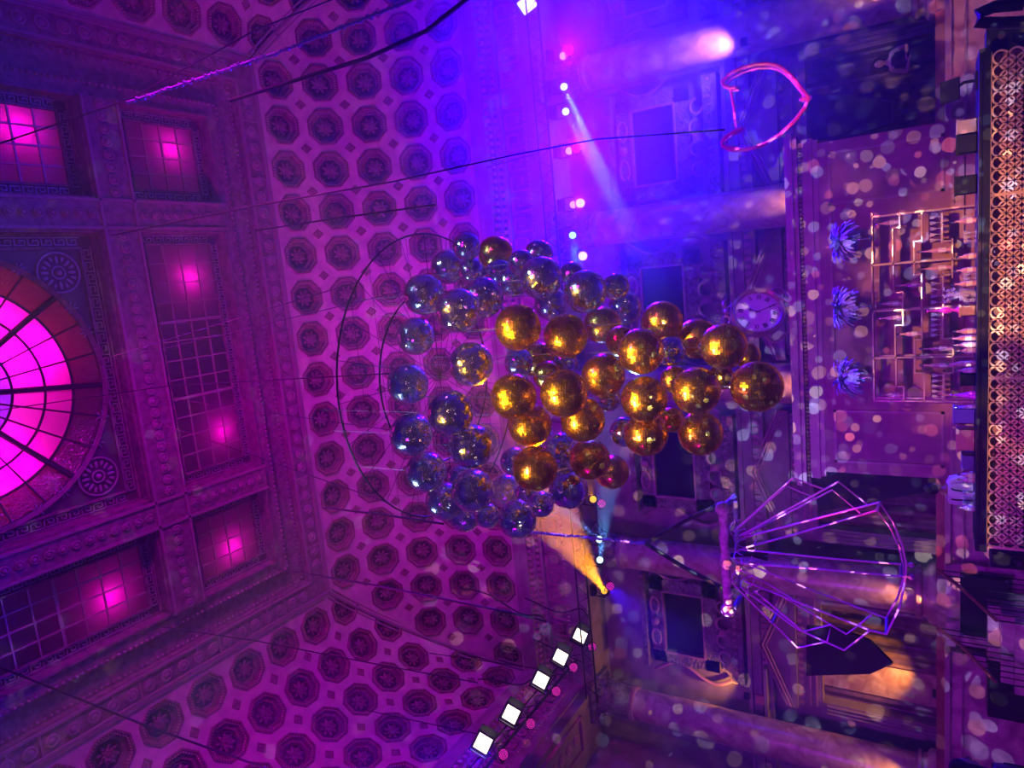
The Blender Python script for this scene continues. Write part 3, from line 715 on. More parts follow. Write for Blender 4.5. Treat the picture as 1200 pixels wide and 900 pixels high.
# ================================================================ back bar panel
m = MB(); m.span(-4.62, 1.95, 15.0, 15.25, 0, 3.75)
bp = m.build('back_bar_partition', MT['panel']); tag(bp, 'wide mauve panelled partition behind the bar, scattered with light dots', 'partition')
m = MB(); prof = [(.02, 3.62, 3.72), (.06, 3.72, 3.8), (.05, 3.8, 3.9), (.14, 3.98, 4.06), (.2, 4.06, 4.16), (.12, 4.16, 4.22)]
for off, z0, z1 in prof: m.span(-4.7 - off, 2.0 + off, 15.0 - off, 15.3, z0, z1)
m.span(-4.7, 2.0, 15.0, 15.25, 3.9, 3.98)
m.build('cornice', MT['trim'], bp)
m = MB(); x = -4.7
while x < 2.0: m.ball((x, 14.93, 3.94), .035, 6); x += .085
m.build('beading', MT['bead'], bp)
m = MB()
for (a, b) in ((-4.4, -3.3), (.75, 1.75)):
    for (c, d, e_, f) in ((a, b, 3.4, 3.45), (a, b, 1.55, 1.6), (a, a + .05, 1.55, 3.45), (b - .05, b, 1.55, 3.45)): m.span(c, d, 14.97, 15.0, e_, f)
m.span(-4.62, 1.95, 14.95, 15.0, 1.25, 1.4); m.span(-4.62, 1.95, 14.92, 15.0, 1.4, 1.45)
m.span(-3.2, .65, 14.97, 15, 3.4, 3.45)
m.build('panel_moulding', MT['trim'], bp)

# display shelf (bronze zigzag)
SY = 14.45
def S(px, py, Y=SY): return onY(px, py, Y)
sh = empty('display_shelf', (CX, SY, .905)); tag(sh, 'bronze stepped open shelving with bottles in front of the mauve partition', 'shelf')
O = Vector((CX, SY, 0))
zt = S(1022, 360).z; zbm = 1.0
ys = [250, 308, 363, 419, 470]; xs = [S(1060, y).x for y in ys]
for x in xs:
    m = MB()
    for dy in (0, .28): m.span(x - .015 - CX, x + .015 - CX, dy - .015, dy + .015, 0, zt - .905)
    m.build('post', MT['bronze'], sh)
def shelf_seg(px, y0, y1, up=None):
    z = S(px, (y0 + y1) / 2).z; a = S(px, y0).x; b = S(px, y1).x
    return (min(a, b), max(a, b), z)
segs = [(1022, 250, 308), (1022, 308, 363), (1023, 363, 419), (1024, 419, 470), (1054, 250, 267), (1046, 267, 308), (1080, 250, 283), (1071, 283, 322), (1047, 308, 343), (1058, 343, 381), (1080, 322, 398), (1049, 381, 419), (1072, 398, 437), (1050, 419, 453), (1059, 453, 470), (1083, 437, 470),
        (1116, 280, 325), (1117, 395, 437), (1104, 250, 284), (1105, 320, 360), (1105, 363, 397), (1106, 437, 470)]
shz = []
for (px, y0, y1) in segs:
    a, b, z = shelf_seg(px, y0, y1); shz.append((a, b, z))
    m = MB(); m.span(a - .012 - CX, b + .012 - CX, -.015, .3, z - .917, z - .893); m.build('shelf_board', MT['bronze'], sh)
for (y, p0, p1) in ((267, 1046, 1054), (283, 1071, 1080), (322, 1071, 1080), (343, 1047, 1058), (381, 1049, 1058), (398, 1072, 1080), (437, 1073, 1083), (453, 1050, 1059), (283, 1104, 1116), (322, 1104, 1116), (397, 1105, 1117), (437, 1106, 1117)):
    a = S(p0, y); b = S(p1, y); m = MB(); m.span(a.x - .012 - CX, a.x + .012 - CX, -.015, .3, b.z - .905, a.z - .905); m.build('riser', MT['bronze'], sh)
def shelf_under(x, ztop):
    best = None
    for (a, b, z) in shz:
        if a - .02 <= x <= b + .02 and z < ztop and (best is None or z > best): best = z
    return best if best is not None else 1.0
# bottles
def bottle_proto():
    m = MB(); m.lathe([(.0, 0), (.036, .0), (.038, .02), (.038, .19), (.03, .23), (.014, .27), (.013, .34), (.016, .342), (.016, .36), (0, .36)], n=14)
    o = m.build('bottle', MT['bottle'], None, True)
    m = MB(); m.lathe([(.0392, .06), (.0392, .15)], n=14); m.build('label', MT['label'], o)
    m = MB(); m.lathe([(0, .4), (.016, .395), (.017, .345), (.017, .34)], n=10); m.build('stopper', MT['chrome'], o, True)
    return o
bpz = bottle_proto(); first = True
blist = [(1053, 260), (1115, 292), (1115, 313), (1079, 333), (1057, 355), (1057, 372), (1079, 391), (1116, 408), (1116, 428), (1058, 463)]
bw = ['topmost in the photo, high on the stepped shelf', 'upper of the pair low in the second shelf bay', 'lower of the pair low in the second shelf bay', 'alone on the middle step of the second bay', 'above the central post on the high step', 'below the central post on the high step', 'alone on the middle step of the third bay', 'brightest, low in the third bay', 'low in the fourth bay beside the brightest bottle', 'lowest in the photo, high in the last bay']
for (px, py), wd in zip(blist, bw):
    p = S(px, py, SY + .12); z = shelf_under(p.x, p.z + .12) + .0125
    o = bpz if first else copy_tree(bpz); first = False
    o.location = (p.x, SY + .13, z); o.scale = (1.15, 1.15, 1.3 if px > 1100 else 1.0); tag(o, 'slim display bottle ' + wd, 'bottle', 'bottles on the stepped shelf')
# glasses rows: stacked
def glass_proto():
    m = MB(); m.lathe([(.032, 0), (.03, .005), (.005, .01), (.005, .07), (.02, .09), (.034, .13), (.033, .17), (.031, .17), (.03, .13), (0, .1)], n=12)
    return m.build('stem_glass', MT['glassw'], None, True)
gp = glass_proto(); first = True
for ri, (y0, y1, px, lb) in enumerate(((250, 284, 1104, 'in the topmost shelf bay'), (321, 358, 1105, 'in the second shelf bay'), (366, 396, 1105, 'in the third shelf bay'), (438, 469, 1106, 'in the last shelf bay'))):
    a = S(px, y0).x; b = S(px, y1).x; z = S(px, (y0 + y1) / 2).z + .0125
    n = 5
    for k in range(n):
        x = a + (b - a) * (k + .5) / n
        o = gp if first else copy_tree(gp); first = False
        o.location = (x, SY + .1, z); tag(o, 'clear stem glass in the tight row ' + lb, 'glass', 'stem glasses ' + lb)
# feather plumes
def plume(px, py, base_px, label, seed, tilt):
    rr = random.Random(seed); c = S(px, py, 14.4); top = zt
    e = empty('feather_centrepiece', (c.x, 14.4, top)); tag(e, label, 'feathers', 'violet feather centrepieces above the shelf')
    H = c.z - top
    m = MB(); m.lathe([(.07, .012), (.07, .03), (.015, .04), (.012, H - .12), (.03, H - .1), (.02, H - .02)], n=10); m.build('stand', MT['chrome'], e, True)
    f = MB()
    for k in range(150):
        az = rr.uniform(0, 2 * PI); el = rr.uniform(.1, 1.45); L = rr.uniform(.27, .4); w = rr.uniform(.035, .055)
        hd = Vector((math.cos(az), math.sin(az), 0)); side = Vector((-hd.y, hd.x, 0)); o0 = Vector((0, 0, H - .08)); nn = 9; vs = []
        for i in range(nn):
            t = i / (nn - 1); a_ = el - t * (1.5 + .6 * rr.random() * .2); 
            p = o0 if i == 0 else p + (hd * math.cos(a_) + Vector((0, 0, math.sin(a_)))) * (L / (nn - 1)) * 1.2
            ww = w * math.sin(PI * min(1, .1 + t * .85)) ** .6 * (1 - .25 * (i % 2))
            vs += [p - side * ww - Vector((0, 0, .012)), p, p + side * ww - Vector((0, 0, .012))]
        f.add(vs, [(i * 3 + j, i * 3 + j + 1, i * 3 + 4 + j, i * 3 + 3 + j) for i in range(nn - 1) for j in range(2)])
    f.build('plumage', MT['feather'], e)
plume(984, 283, 1022, 'violet ostrich feather plume on a thin stand, topmost of the three in the photo', 3, Vector((.5, 0, 1)))
plume(984, 361, 1022, 'violet ostrich feather plume on a thin stand, middle one beside the clock', 5, Vector((0, 0, 1)))
plume(988, 443, 1023, 'violet ostrich feather plume on a thin stand, lowest of the three in the photo', 8, Vector((-.4, 0, .6)))

# ---------------- back counter under the shelf with clutter
m = MB(); m.span(-4.4, 1.6, 14.1, 14.9, .0, .85)
bc = m.build('back_counter', MT['wood']); tag(bc, 'dark back counter under the stepped shelf', 'counter')
m = MB(); m.span(-4.45, 1.65, 14.05, 14.9, .85, .9); m.build('counter_top', MT['bronze'], bc)

# ================================================================ bar
BY = 12.0; x0, x1 = -4.72, 2.36; bz = 1.13
bar = empty('bar', ((x0 + x1) / 2, BY, 0)); tag(bar, 'long bar with brass circle-lattice front and black top', 'bar')
bcx = (x0 + x1) / 2
m = MB(); m.span(x0 - bcx - .05, x1 - bcx + .05, -.12, .75, bz, bz + .05); m.span(x0 - bcx, x1 - bcx, -.05, .7, bz - .06, bz); o = m.build('counter_top', MT['black'], bar)
bv = o.modifiers.new('b', 'BEVEL'); bv.width = .01; bv.segments = 2
m = MB(); m.span(x0 - bcx, x1 - bcx, .15, .7, 0, bz - .06); m.build('carcass', MT['redwood'], bar)
m = MB(); p = .155; rr_ = p * .5 * math.sqrt(2) * .98
jx = [-x for x in (0,)]
nx = int((x1 - x0) / p); nz = int((bz - .12) / p) + 1
def ringflat(cx_, cz_, r, w=.012, th=.012, n=20):
    vs = []; 
    for k in range(n):
        a = 2 * PI * k / n; c, s_ = math.cos(a), math.sin(a)
        vs += [(cx_ + (r - w) * c, -th, cz_ + (r - w) * s_), (cx_ + (r + w) * c, -th, cz_ + (r + w) * s_), (cx_ + (r + w) * c, th, cz_ + (r + w) * s_), (cx_ + (r - w) * c, th, cz_ + (r - w) * s_)]
    fs = []
    for k in range(n):
        j = (k + 1) % n
        for q in range(4): fs.append((k * 4 + q, k * 4 + (q + 1) % 4, j * 4 + (q + 1) % 4, j * 4 + q))
    m.add(vs, fs)
p = .172; nx = round((x1 - x0) / p); pp2 = (x1 - x0) / nx
for k in range(12):
    cz_ = bz - .11 - pp2 * .5 - k * pp2 * .5
    if cz_ < .12: break
    for i in range(nx + (0 if k % 2 == 0 else -1)): ringflat(x0 - bcx + pp2 * (.5 + i + .5 * (k % 2)), cz_, pp2 * .5, .0125, .012, 16)
for i in range(nx + 2):   # straight rods through the ring crossings, as in the photo
    x = x0 - bcx + i * (x1 - x0) / nx
    if i % 15 == 0: m.span(x - .02, x + .02, -.02, .02, .05, bz - .06)
m.span(x0 - bcx, x1 - bcx, -.03, .03, bz - .1, bz - .07); m.span(x0 - bcx, x1 - bcx, -.02, .02, .04, .08)
m.build('lattice_front', MT['brass'], bar)
m = MB(); m.span(x0 - bcx - .05, x1 - bcx + .05, -.12, -.105, bz - .09, bz); m.build('front_lip', MT['black'], bar)
m = MB(); m.span(x0 - bcx + .05, x1 - bcx - .05, -.1, -.085, bz - .075, bz - .062); m.build('light_strip', MT['e_strip'], bar)
# things standing on the bar top
def on_bar(px, py, dy=.3):
    p = onY(px, py, BY + dy); return Vector((p.x, BY + dy, bz + .051))
p = on_bar(1140, 95, .2)
e = empty('till_screen', p); tag(e, 'black touchscreen till on a bent arm at the upper end of the bar', 'till screen')
m = MB(); m.box((0, 0, .015), (.22, .2, .03)); m.build('base', MT['black'], e)
m = MB(); m.tube([(0, 0, .02), (0, -.02, .16), (-.06, -.02, .28)], .022, 8); m.build('arm', MT['black'], e)
m = MB(); m.box((-.08, -.03, .33), (.33, .03, .24), Matrix.Rotation(.35, 3, 'Z') @ Matrix.Rotation(-.35, 3, 'X')); m.build('screen', MT['black2'], e)
def crate(px, py, d, mt, label, cat='box', dy=.3, slots=True):
    p = on_bar(px, py, dy); e = empty('storage_box', p); tag(e, label, cat)
    m = MB(); w, dp, h = d; t = .012
    m.span(-w / 2, w / 2, -dp / 2, dp / 2, 0, t); m.span(-w / 2, w / 2, -dp / 2, -dp / 2 + t, 0, h); m.span(-w / 2, w / 2, dp / 2 - t, dp / 2, 0, h); m.span(-w / 2, -w / 2 + t, -dp / 2, dp / 2, 0, h); m.span(w / 2 - t, w / 2, -dp / 2, dp / 2, 0, h)
    if slots:
        for k in range(6): m.span(-w / 2 + w * (k + .5) / 6 - .006, -w / 2 + w * (k + .5) / 6 + .006, -dp / 2 - .008, -dp / 2, .02, h - .02)
    m.build('body', mt, e)
    m = MB(); m.span(-w / 2 - .01, w / 2 + .01, -dp / 2 - .01, -dp / 2 + .01, h - .015, h + .01); m.span(-w / 2 - .01, w / 2 + .01, dp / 2 - .01, dp / 2 + .01, h - .015, h + .01)
    m.span(-w / 2 - .01, -w / 2 + .01, -dp / 2, dp / 2, h - .015, h + .01); m.span(w / 2 - .01, w / 2 + .01, -dp / 2, dp / 2, h - .015, h + .01); m.build('rim', mt, e)
crate(1140, 148, (.2, .2, .24), MT['glassw'], 'clear glass rack near the till screen')
crate(1140, 168, (.26, .26, .24), MT['black2'], 'black slatted bar caddy beside the clear glass rack')
crate(1140, 216, (.26, .24, .26), MT['black2'], 'black box alone above the stepped shelf on the bar top')
crate(1140, 486, (.24, .24, .27), MT['crate'], 'blue slatted crate on the bar top')
crate(1140, 514, (.34, .24, .23), MT['coppr'], 'copper-coloured ice bin on the bar top', slots=False)
crate(1140, 540, (.24, .24, .16), MT['crate'], 'low blue tub between the ice bin and the bartender')
crate(1140, 363, (.16, .16, .2), MT['coppr'], 'square pink lantern box at the middle of the bar', slots=False)
crate(1140, 444, (.18, .18, .18), MT['black2'], 'small black outlined box below the bar bottles', slots=False)
bars = [(258, 1.0), (300, .8), (316, .9), (332, 1.0), (388, .9), (396, 1.1), (404, .9), (411, .8), (426, 1.2), (434, .8), (478, .8), (557, .7), (563, .7), (596, .7)]
bwd = ['nearest the black box above the shelf', 'at the end of the dark gap', 'next below it beside the second shelf bay', 'just above the crystal vase', 'first after the lantern box', 'second of the tight group', 'third of the tight group', 'last of the tight group', 'tall one with pink band', 'short one beside the tall banded one', 'beside the blue slatted crate', 'above the bartender', 'touching the upper one by the bartender', 'just below the bartender']
for (py, s_), wd in zip(bars, bwd):
    o = copy_tree(bpz); o.location = on_bar(1140, py, .22 + .08 * math.sin(py)); o.scale = (1.1, 1.1, s_ * .8); tag(o, 'bottle standing on the bar top, ' + wd, 'bottle', 'bottles on the bar top')
for k, py in enumerate((272, 277, 282, 321, 326, 346, 351, 549, 578, 584, 590)):
    o = copy_tree(gp); o.location = on_bar(1140, py, .3); o.scale = (1.0, 1.0, .9); tag(o, 'small clear glass standing upside on the bar top', 'glass', 'glasses on the bar top')
# lamp: magenta tipped spear bottle on lantern
p = on_bar(1122, 363, .3); e = empty('table_lamp', p + Vector((0, 0, .21))); tag(e, 'slender pink ornament standing on the lantern box', 'ornament')
m = MB(); m.lathe([(.05, 0), (.03, .03), (.02, .08), (.045, .13), (.05, .17), (.03, .22), (.012, .26), (.01, .38), (.02, .4), (0, .42)], n=14); m.build('body', MT['pinkrope'], e, True)
# crystal vase
p = on_bar(1130, 345, .4); e = empty('crystal_vase', p); tag(e, 'cut crystal vase full of glittering stems on the bar', 'vase')
m = MB(); m.lathe([(.05, 0), (.06, .02), (.08, .1), (.1, .2), (.09, .2), (.07, .1), (0, .03)], n=12); m.build('bowl', MT['glassw'], e)
m = MB(); rv = random.Random(3)
for k in range(30):
    a = rv.uniform(0, 2 * PI); r = rv.uniform(.02, .13); m.tube([(0, 0, .1), (r * .5 * math.cos(a), r * .5 * math.sin(a), .25), (r * math.cos(a), r * math.sin(a), rv.uniform(.28, .42))], .004, 4); m.ball((r * math.cos(a), r * math.sin(a), rv.uniform(.25, .4)), .014, 5)
m.build('stems', MT['glassw'], e)
# pink cloth cone (folded napkin figure)
p = on_bar(1140, 463, .2); e = empty('folded_napkin', p); tag(e, 'tall twisted pink napkin standing on the bar', 'napkin')
m = MB(); m.lathe([(.07, 0), (.06, .05), (.045, .1), (.03, .16), (.015, .24), (.01, .28), (.018, .3), (0, .33)], n=9); m.build('cloth', MT['pinkrope'], e)

# ================================================================ clock
cpos = Vector((onY(888, 366, 15.3).x, 14.9, onY(888, 366, 14.9).z)); cpos.x = onY(888, 366, 14.9).x
nv = Vector((-cpos.x * .5, -1, -.28)).normalized()
ck = empty('clock', cpos); tag(ck, 'round clock with Roman numerals on a scrolled bracket above the bar partition', 'clock')
zq = nv; yq = (Vector((0, 0, 1)) - zq * zq.z).normalized(); xq = yq.cross(zq)
RM = Matrix((xq, yq, zq)).transposed()
CR = .44
m = MB(); m.lathe([(CR * .98, .0), (CR * 1.02, .05), (CR * 1.1, .07), (CR * 1.14, .03), (CR * 1.22, .05), (CR * 1.26, 0), (CR * 1.22, -.1), (CR * .9, -.16), (0, -.17)], rot=RM, n=48); m.build('case', MT['case'], ck, True)
m = MB(); m.lathe([(0, .02), (CR, .02), (CR, 0)], rot=RM, n=48); m.build('dial', MT['dial'], ck)
m = MB(); NUM = ['XII', 'I', 'II', 'III', 'IIII', 'V', 'VI', 'VII', 'VIII', 'IX', 'X', 'XI']
for h_, s_ in enumerate(NUM):
    a = 2 * PI * h_ / 12; d = Vector((math.sin(a), math.cos(a))); t = Vector((math.cos(a), -math.sin(a)))
    text_mark(m, s_, .09 if len(s_) > 1 else .05, .1, .0065, lambda x, y: RM @ Vector((d.x * (.34 + y) + t.x * x, d.y * (.34 + y) + t.y * x, .026)))
for k in range(60):
    a = 2 * PI * k / 60; m.ball(RM @ Vector((math.sin(a) * .415, math.cos(a) * .415, .024)), .006 if k % 5 else .01, 5)
m.build('numerals', MT['ink'], ck)
for nm, a, L in (('hour_hand', math.radians(12.5), .2), ('minute_hand', math.radians(152), .34)):
    m = MB(); d = Vector((math.sin(a), math.cos(a), 0)); m.tube([RM @ (d * -.05 + Vector((0, 0, .04))), RM @ (d * L + Vector((0, 0, .04)))], [.009, .005], 6); m.ball(RM @ (d * L * .75 + Vector((0, 0, .04))), .02, 8); m.build(nm, MT['ink'], ck)
for s_ in (-1, 1):
    m = MB(); m.tube([RM @ Vector((s_ * .5 + .12 * s_ * math.sin(t), -.2 - t * .1, -.08)) for t in [i * .4 for i in range(12)]], .03, 6)
    m.tube([RM @ Vector((s_ * (.2 + .1 * math.cos(t)), .62 + .08 * math.sin(t), -.05)) for t in [i * .5 for i in range(12)]], .022, 6); m.build('scroll', MT['case'], ck, True)
m = MB()
top = 4.22 - cpos.z
m.tube([(0, .1, -.4), (0, .2, top + .12), (0, .22, top)], .07, 8); m.tube([(-.35, .1, -.3), (-.25, .18, top + .15), (-.12, .22, top)], .03, 6); m.tube([(.35, .1, -.3), (.25, .18, top + .15), (.12, .22, top)], .03, 6)
m.ball(RM @ Vector((0, .62, -.05)), .07, 8)
m.build('bracket', MT['case'], ck, True)

# ================================================================ stage pipe, moving heads, pars
def head(px, py, Y, kind, target=None, label='', energy=0, ang=3.0, col=(1, 1, 1)):
    p = onY(px, py, Y); d = (Vector(target) - p).normalized() if target is not None else (EYE - p).normalized()
    e = empty('moving_head', p); tag(e, label, 'stage light', 'moving heads on the pipe under the back cove')
    q = look(d).to_matrix()
    m = MB(); m.lathe([(.0, -.3), (.1, -.28), (.13, -.15), (.12, -.02), (.1, -.01), (.095, -.03)], rot=q, n=18); m.build('head', MT['black'], e, True)
    m = MB(); m.lathe([(0, -.02), (.09, -.02)], rot=q, n=18); m.lathe([(.09, -.02), (0, -.015)], rot=q, n=18); m.build('lens', MT[{'a': 'e_amber', 'w': 'e_white', 'c': 'e_cyan'}[kind]], e)
    m = MB(); b = q @ Vector((0, 0, -.15)); m.tube([b + Vector((-.17, 0, 0)), b + Vector((-.17, 0, .28)), b + Vector((.17, 0, .28)), b + Vector((.17, 0, 0))], .022, 6); m.build('yoke', MT['black'], e)
    m = MB(); m.box(b + Vector((0, 0, .34)), (.3, .22, .12)); m.build('base', MT['black'], e)
    if energy: spot('beam', p + d * .03, target, energy, col, ang, .15, .05)
    return e
def par(px, py, pos, label, bright=False, aim=None, group='LED pars'):
    e = empty('par_light', pos); tag(e, label, 'stage light', group)
    d = (aim - pos).normalized() if aim is not None else (EYE - pos).normalized(); q = look(d).to_matrix()
    m = MB(); m.lathe([(0, -.22), (.07, -.2), (.12, -.08), (.125, 0), (.11, 0), (.11, -.02)], rot=q, n=18); m.build('can', MT['black'], e, True)
    m = MB(); m.lathe([(0, -.012), (.11, -.012)], rot=q, n=18); m.lathe([(.11, -.012), (0, -.01)], rot=q, n=18); m.build('lens', MT['e_pinkw' if bright else 'e_pink'], e)
    m = MB(); b = q @ Vector((0, 0, -.1)); s_ = q @ Vector((1, 0, 0)); m.tube([b - s_ * .13, b - s_ * .15 + Vector((0, 0, .14)), b + s_ * .15 + Vector((0, 0, .14)), b + s_ * .13], .014, 6); m.build('bracket', MT['black'], e)
    return e
CH = Vector((-.2, 7.3, 5.6))
PY = 16.0
PALE = (.12, .36, 1.0); AMB = (1, .3, .0)
def ptY(px, py, Y): return onY(px, py, Y)
head(660, 66, PY, 'a', ptY(667, 130, 13.5), 'moving head with short orange beam, topmost in the photo', 150, 4, (1, .3, .1))
head(661, 102, PY, 'w', ptY(775, 352, 9.5), 'moving head throwing the longest pale blue beam', 34000, 2.8, PALE)
head(663, 131, PY, 'w', ptY(772, 350, 8.5), 'moving head with the thinner pale beam just below the longest one', 12000, 2.4, PALE)
head(667, 177, PY, 'a', ptY(664, 265, 11), 'moving head with faint pink-orange beam in the middle of the blue haze', 400, 4, (1, .2, .35))
head(672, 240, PY, 'a', ptY(680, 275, 13), 'small amber moving head beside the bright white par', 250, 4, (1, .25, .35))
head(671, 276, PY, 'c', ptY(676, 312, 14), 'moving head with short stubby cyan beam above the mirror balls', 3000, 6, (.1, .8, .9))
head(695, 585, PY, 'a', ptY(680, 545, 9), 'amber moving head just below the mirror balls', 9000, 4, AMB)
head(702, 632, PY, 'w', ptY(610, 556, 9.0), 'white moving head where the violet-lit rope crosses', 70000, 2.6, PALE)
head(703, 656, PY, 'w', ptY(716, 540, 10), 'white moving head with broad pale blue beam near the back column', 60000, 4, PALE)
head(708, 692, PY, 'a', ptY(620, 560, 8.2), 'amber moving head throwing the wide solid orange beam', 190000, 6.5, AMB)
pars = [(668, 59, 0, 'topmost LED par on the pipe with pink face'), (676, 174, 0, 'pink LED par beside the faint pink beam'), (680, 238, 1, 'bright round LED par beside the small amber moving head'), (683, 300, 1, 'brightest LED par, white-pink, right above the mirror balls'), (705, 590, 0, 'pink LED par just below the mirror balls'), (715, 687, 0, 'pink LED par beside the wide orange beam')]
for (px, py, b, lb) in pars:
    par(px, py, onY(px, py, PY - .1), lb, bool(b), None, 'LED pars on the pipe under the back cove')
# pipe
m = MB(); a = onY(664, 20, PY); b = onY(712, 720, PY); z = (a.z + b.z) / 2 + .62; m.tube([(XR - .2, PY, z + .02), (XL + .3, PY, z + .02)], .03, 8)
m.tube([(XR - .2, PY, z + .35), (XL + .3, PY, z + .35)], .02, 6)
x = XL + .5
while x < XR - .5: m.tube([(x, PY, z), (x + .25, PY, z + .35), (x + .5, PY, z)], .012, 5); x += .5
for x in (-11, -4, 3, 9): m.tube([(x, PY, z + .35), (x, 16.6, 12.2)], .015, 5)
tag(m.build('lighting_truss', MT['black']), 'black lighting truss carrying the moving heads across the back wall', 'truss')

# left wall floodlights and pars
fl_pts = [(680, 745, 694, 758), (657, 770, 672, 782), (634, 797, 652, 810), (599, 837, 622, 848), (566, 871, 590, 884)]
fw = ['farthest, nearest the orange beam', 'second from the orange beam', 'middle one of the row', 'second from the bottom edge', 'nearest, at the bottom edge']
for i, (fx, fy, px, py) in enumerate(fl_pts):
    X0 = XL + 2.1
    p = onX(fx, fy, -10.5); s_ = .9 if i < 3 else 1.0
    e = empty('floodlight', p); tag(e, 'square white floodlight, ' + fw[i], 'floodlight', 'white floodlights along the side cornice')
    d = Vector((.75, -.35, -.55)).normalized(); q = look(d).to_matrix()
    w_ = .2
    m = MB(); m.box(q @ Vector((0, 0, -.08)), (w_ * 2.3, w_ * 2.3, .14), q); m.build('housing', MT['black'], e)
    m = MB(); m.box(q @ Vector((0, 0, .0)), (w_ * 1.7, w_ * 1.7, .02), q); m.build('face', MT['e_warm'], e)
    for sg in (-1, 1):
        m = MB(); m.add([q @ Vector((sg * w_ * 1.15, -w_ * 1.1, 0)), q @ Vector((sg * w_ * 1.15, w_ * 1.1, 0)), q @ Vector((sg * w_ * 1.6, w_ * 1.0, .16)), q @ Vector((sg * w_ * 1.6, -w_ * 1.0, .16))], [(0, 1, 2, 3), (3, 2, 1, 0)])
        m.build('barn_door', MT['black'], e)
    m = MB(); m.tube([q @ Vector((0, 0, -.1)), Vector((-.2, 0, -.05)), Vector((-.25, 0, -.2))], .025, 6); m.build('bracket', MT['black'], e)
    pp_ = onX(px, py, -10.45)
    par(px, py, pp_, 'magenta LED par under the square floodlight, ' + fw[i].replace('orange beam', 'amber moving head'), False, EYE + Vector((-2, 2, 0)), 'LED pars along the side cornice')
p = onY(618, 5, 16.4); e = empty('floodlight', p); tag(e, 'square white floodlight alone at the top edge in the blue haze', 'floodlight')
q = look(Vector((-.8, -.4, -.5)).normalized()).to_matrix(); m = MB(); m.box(q @ Vector((0, 0, -.08)), (.5, .5, .14), q); m.build('housing', MT['black'], e); m = MB(); m.box((0, 0, 0), (.4, .4, .02), q); m.build('face', MT['e_warm'], e)
# rail along left ledge
m = MB(); m.tube([(-10.76, 15.7, 10.27), (-10.76, 8, 10.27)], .035, 8); m.tube([(-10.76, 15.7, 10.6), (-10.76, 8, 10.6)], .02, 6)
y = 8.0
while y < 15.6: m.tube([(-10.76, y, 10.27), (-10.76, y + .25, 10.6), (-10.76, y + .5, 10.27)], .012, 5); y += .5
for y in (9, 12, 15): m.tube([(-10.76, y, 10.6), (-11.2, y, 15)], .012, 5)
tag(m.build('lighting_pipe', MT['black']), 'black pipe carrying the row of floodlights along the side cornice', 'pipe')
# cable clutter hanging by the left corner
rc = random.Random(11)
for k, (a, b, lb) in enumerate((((540, 690), (640, 730), 'looped black cable crossing the coffers toward the corner'), ((560, 800), (640, 785), 'black cable sagging above the floodlights'), ((615, 705), (690, 720), 'tangle of black cable at the corner of the cornice'))):
    A = onY(*a, 15.2); B = onY(*b, 16.3); m = MB(); pts = []
    for i in range(21):
        t = i / 20; q = A.lerp(B, t); q.z -= .5 * math.sin(PI * t); q.x += .12 * math.sin(t * 9 + k); pts.append(q)
    m.tube(pts, .022, 6); tag(m.build('cable', MT['cable'], None, True), lb, 'cable', 'power cables')

# ================================================================ long cables across the hall
def cable(pts, lb, r=.014, mt='cable', sag=0, chain=False, name='cable'):
    P = [(onY(*p[:2], p[2])) for p in pts]; out = []
    for i in range(len(P) - 1):
        for j in range(8):
            t = j / 8; out.append(P[i].lerp(P[i + 1], t))
    out.append(P[-1])
    m = MB(); m.tube(out, r, 6)
    if chain:
        for i in range(len(out) - 1):
            for j in range(6):
                c = out[i].lerp(out[i + 1], j / 6); m.ball(c + Vector((rc.uniform(-1, 1), rc.uniform(-1, 1), rc.uniform(-1, 1))) * r, r * 1.5, 5)
    return tag(m.build(name, MT[mt], None, True), lb, 'cable', 'suspension cables')
cable([(-20, 175, 6), (150, 117, 7.5), (300, 35, 9), (400, -5, 10)], 'thin black cable across the upper left ceiling windows')
cable([(150, 120, 6.6), (330, 60, 7.6), (483, 0, 8.2)], 'glinting violet-lit rope across the top coffers', .02, 'truss', chain=True)
cable([(270, 118, 8), (430, 68, 8), (500, 36, 8), (552, -5, 8), (640, -80, 8.5)], 'thick black cable across the top coffers', .03)
cable([(130, 276, 7), (300, 241, 8), (460, 213, 9), (600, 182, 10), (700, 163, 10.6), (850, 152, 11)], 'long black cable leading to the pink-lit heart-shaped hoop', .014)
cable([(300, 270, 8), (400, 255, 8), (510, 240, 8)], 'short black cable above the mirror ball ring', .014)
cable([(-10, 482, 6), (200, 452, 7), (470, 437, 8.0)], 'thin black cable from the round skylight toward the mirror balls', .01)
cable([(320, 666, 9), (440, 686, 9), (593, 717, 10), (640, 728, 11)], 'black cable across the lower coffers to the corner', .02)
cable([(-10, 778, 5), (170, 850, 6), (310, 900, 6.5)], 'black cable at the lower left corner of the photo', .02)
cable([(190, 735, 8), (300, 751, 9), (450, 780, 10), (560, 800, 11)], 'thin black cable across the lower coffered side cove', .012)
cable([(380, 595, 8), (454, 604, 8), (520, 614, 8.2)], 'black cable just below the mirror ball ring in the photo', .018)
cable([(600, 622, 8), (690, 630, 8.6), (757, 637, 9)], 'knotted violet-lit rope from the mirror balls to the rod cage', .014, 'truss', chain=True)
cable([(757, 637, 9), (800, 612, 9), (845, 590, 9.1)], 'black strap holding the upper end of the rod cage', .03)
cable([(757, 637, 9), (800, 664, 9), (852, 692, 9.1)], 'black strap holding the lower end of the rod cage', .03)

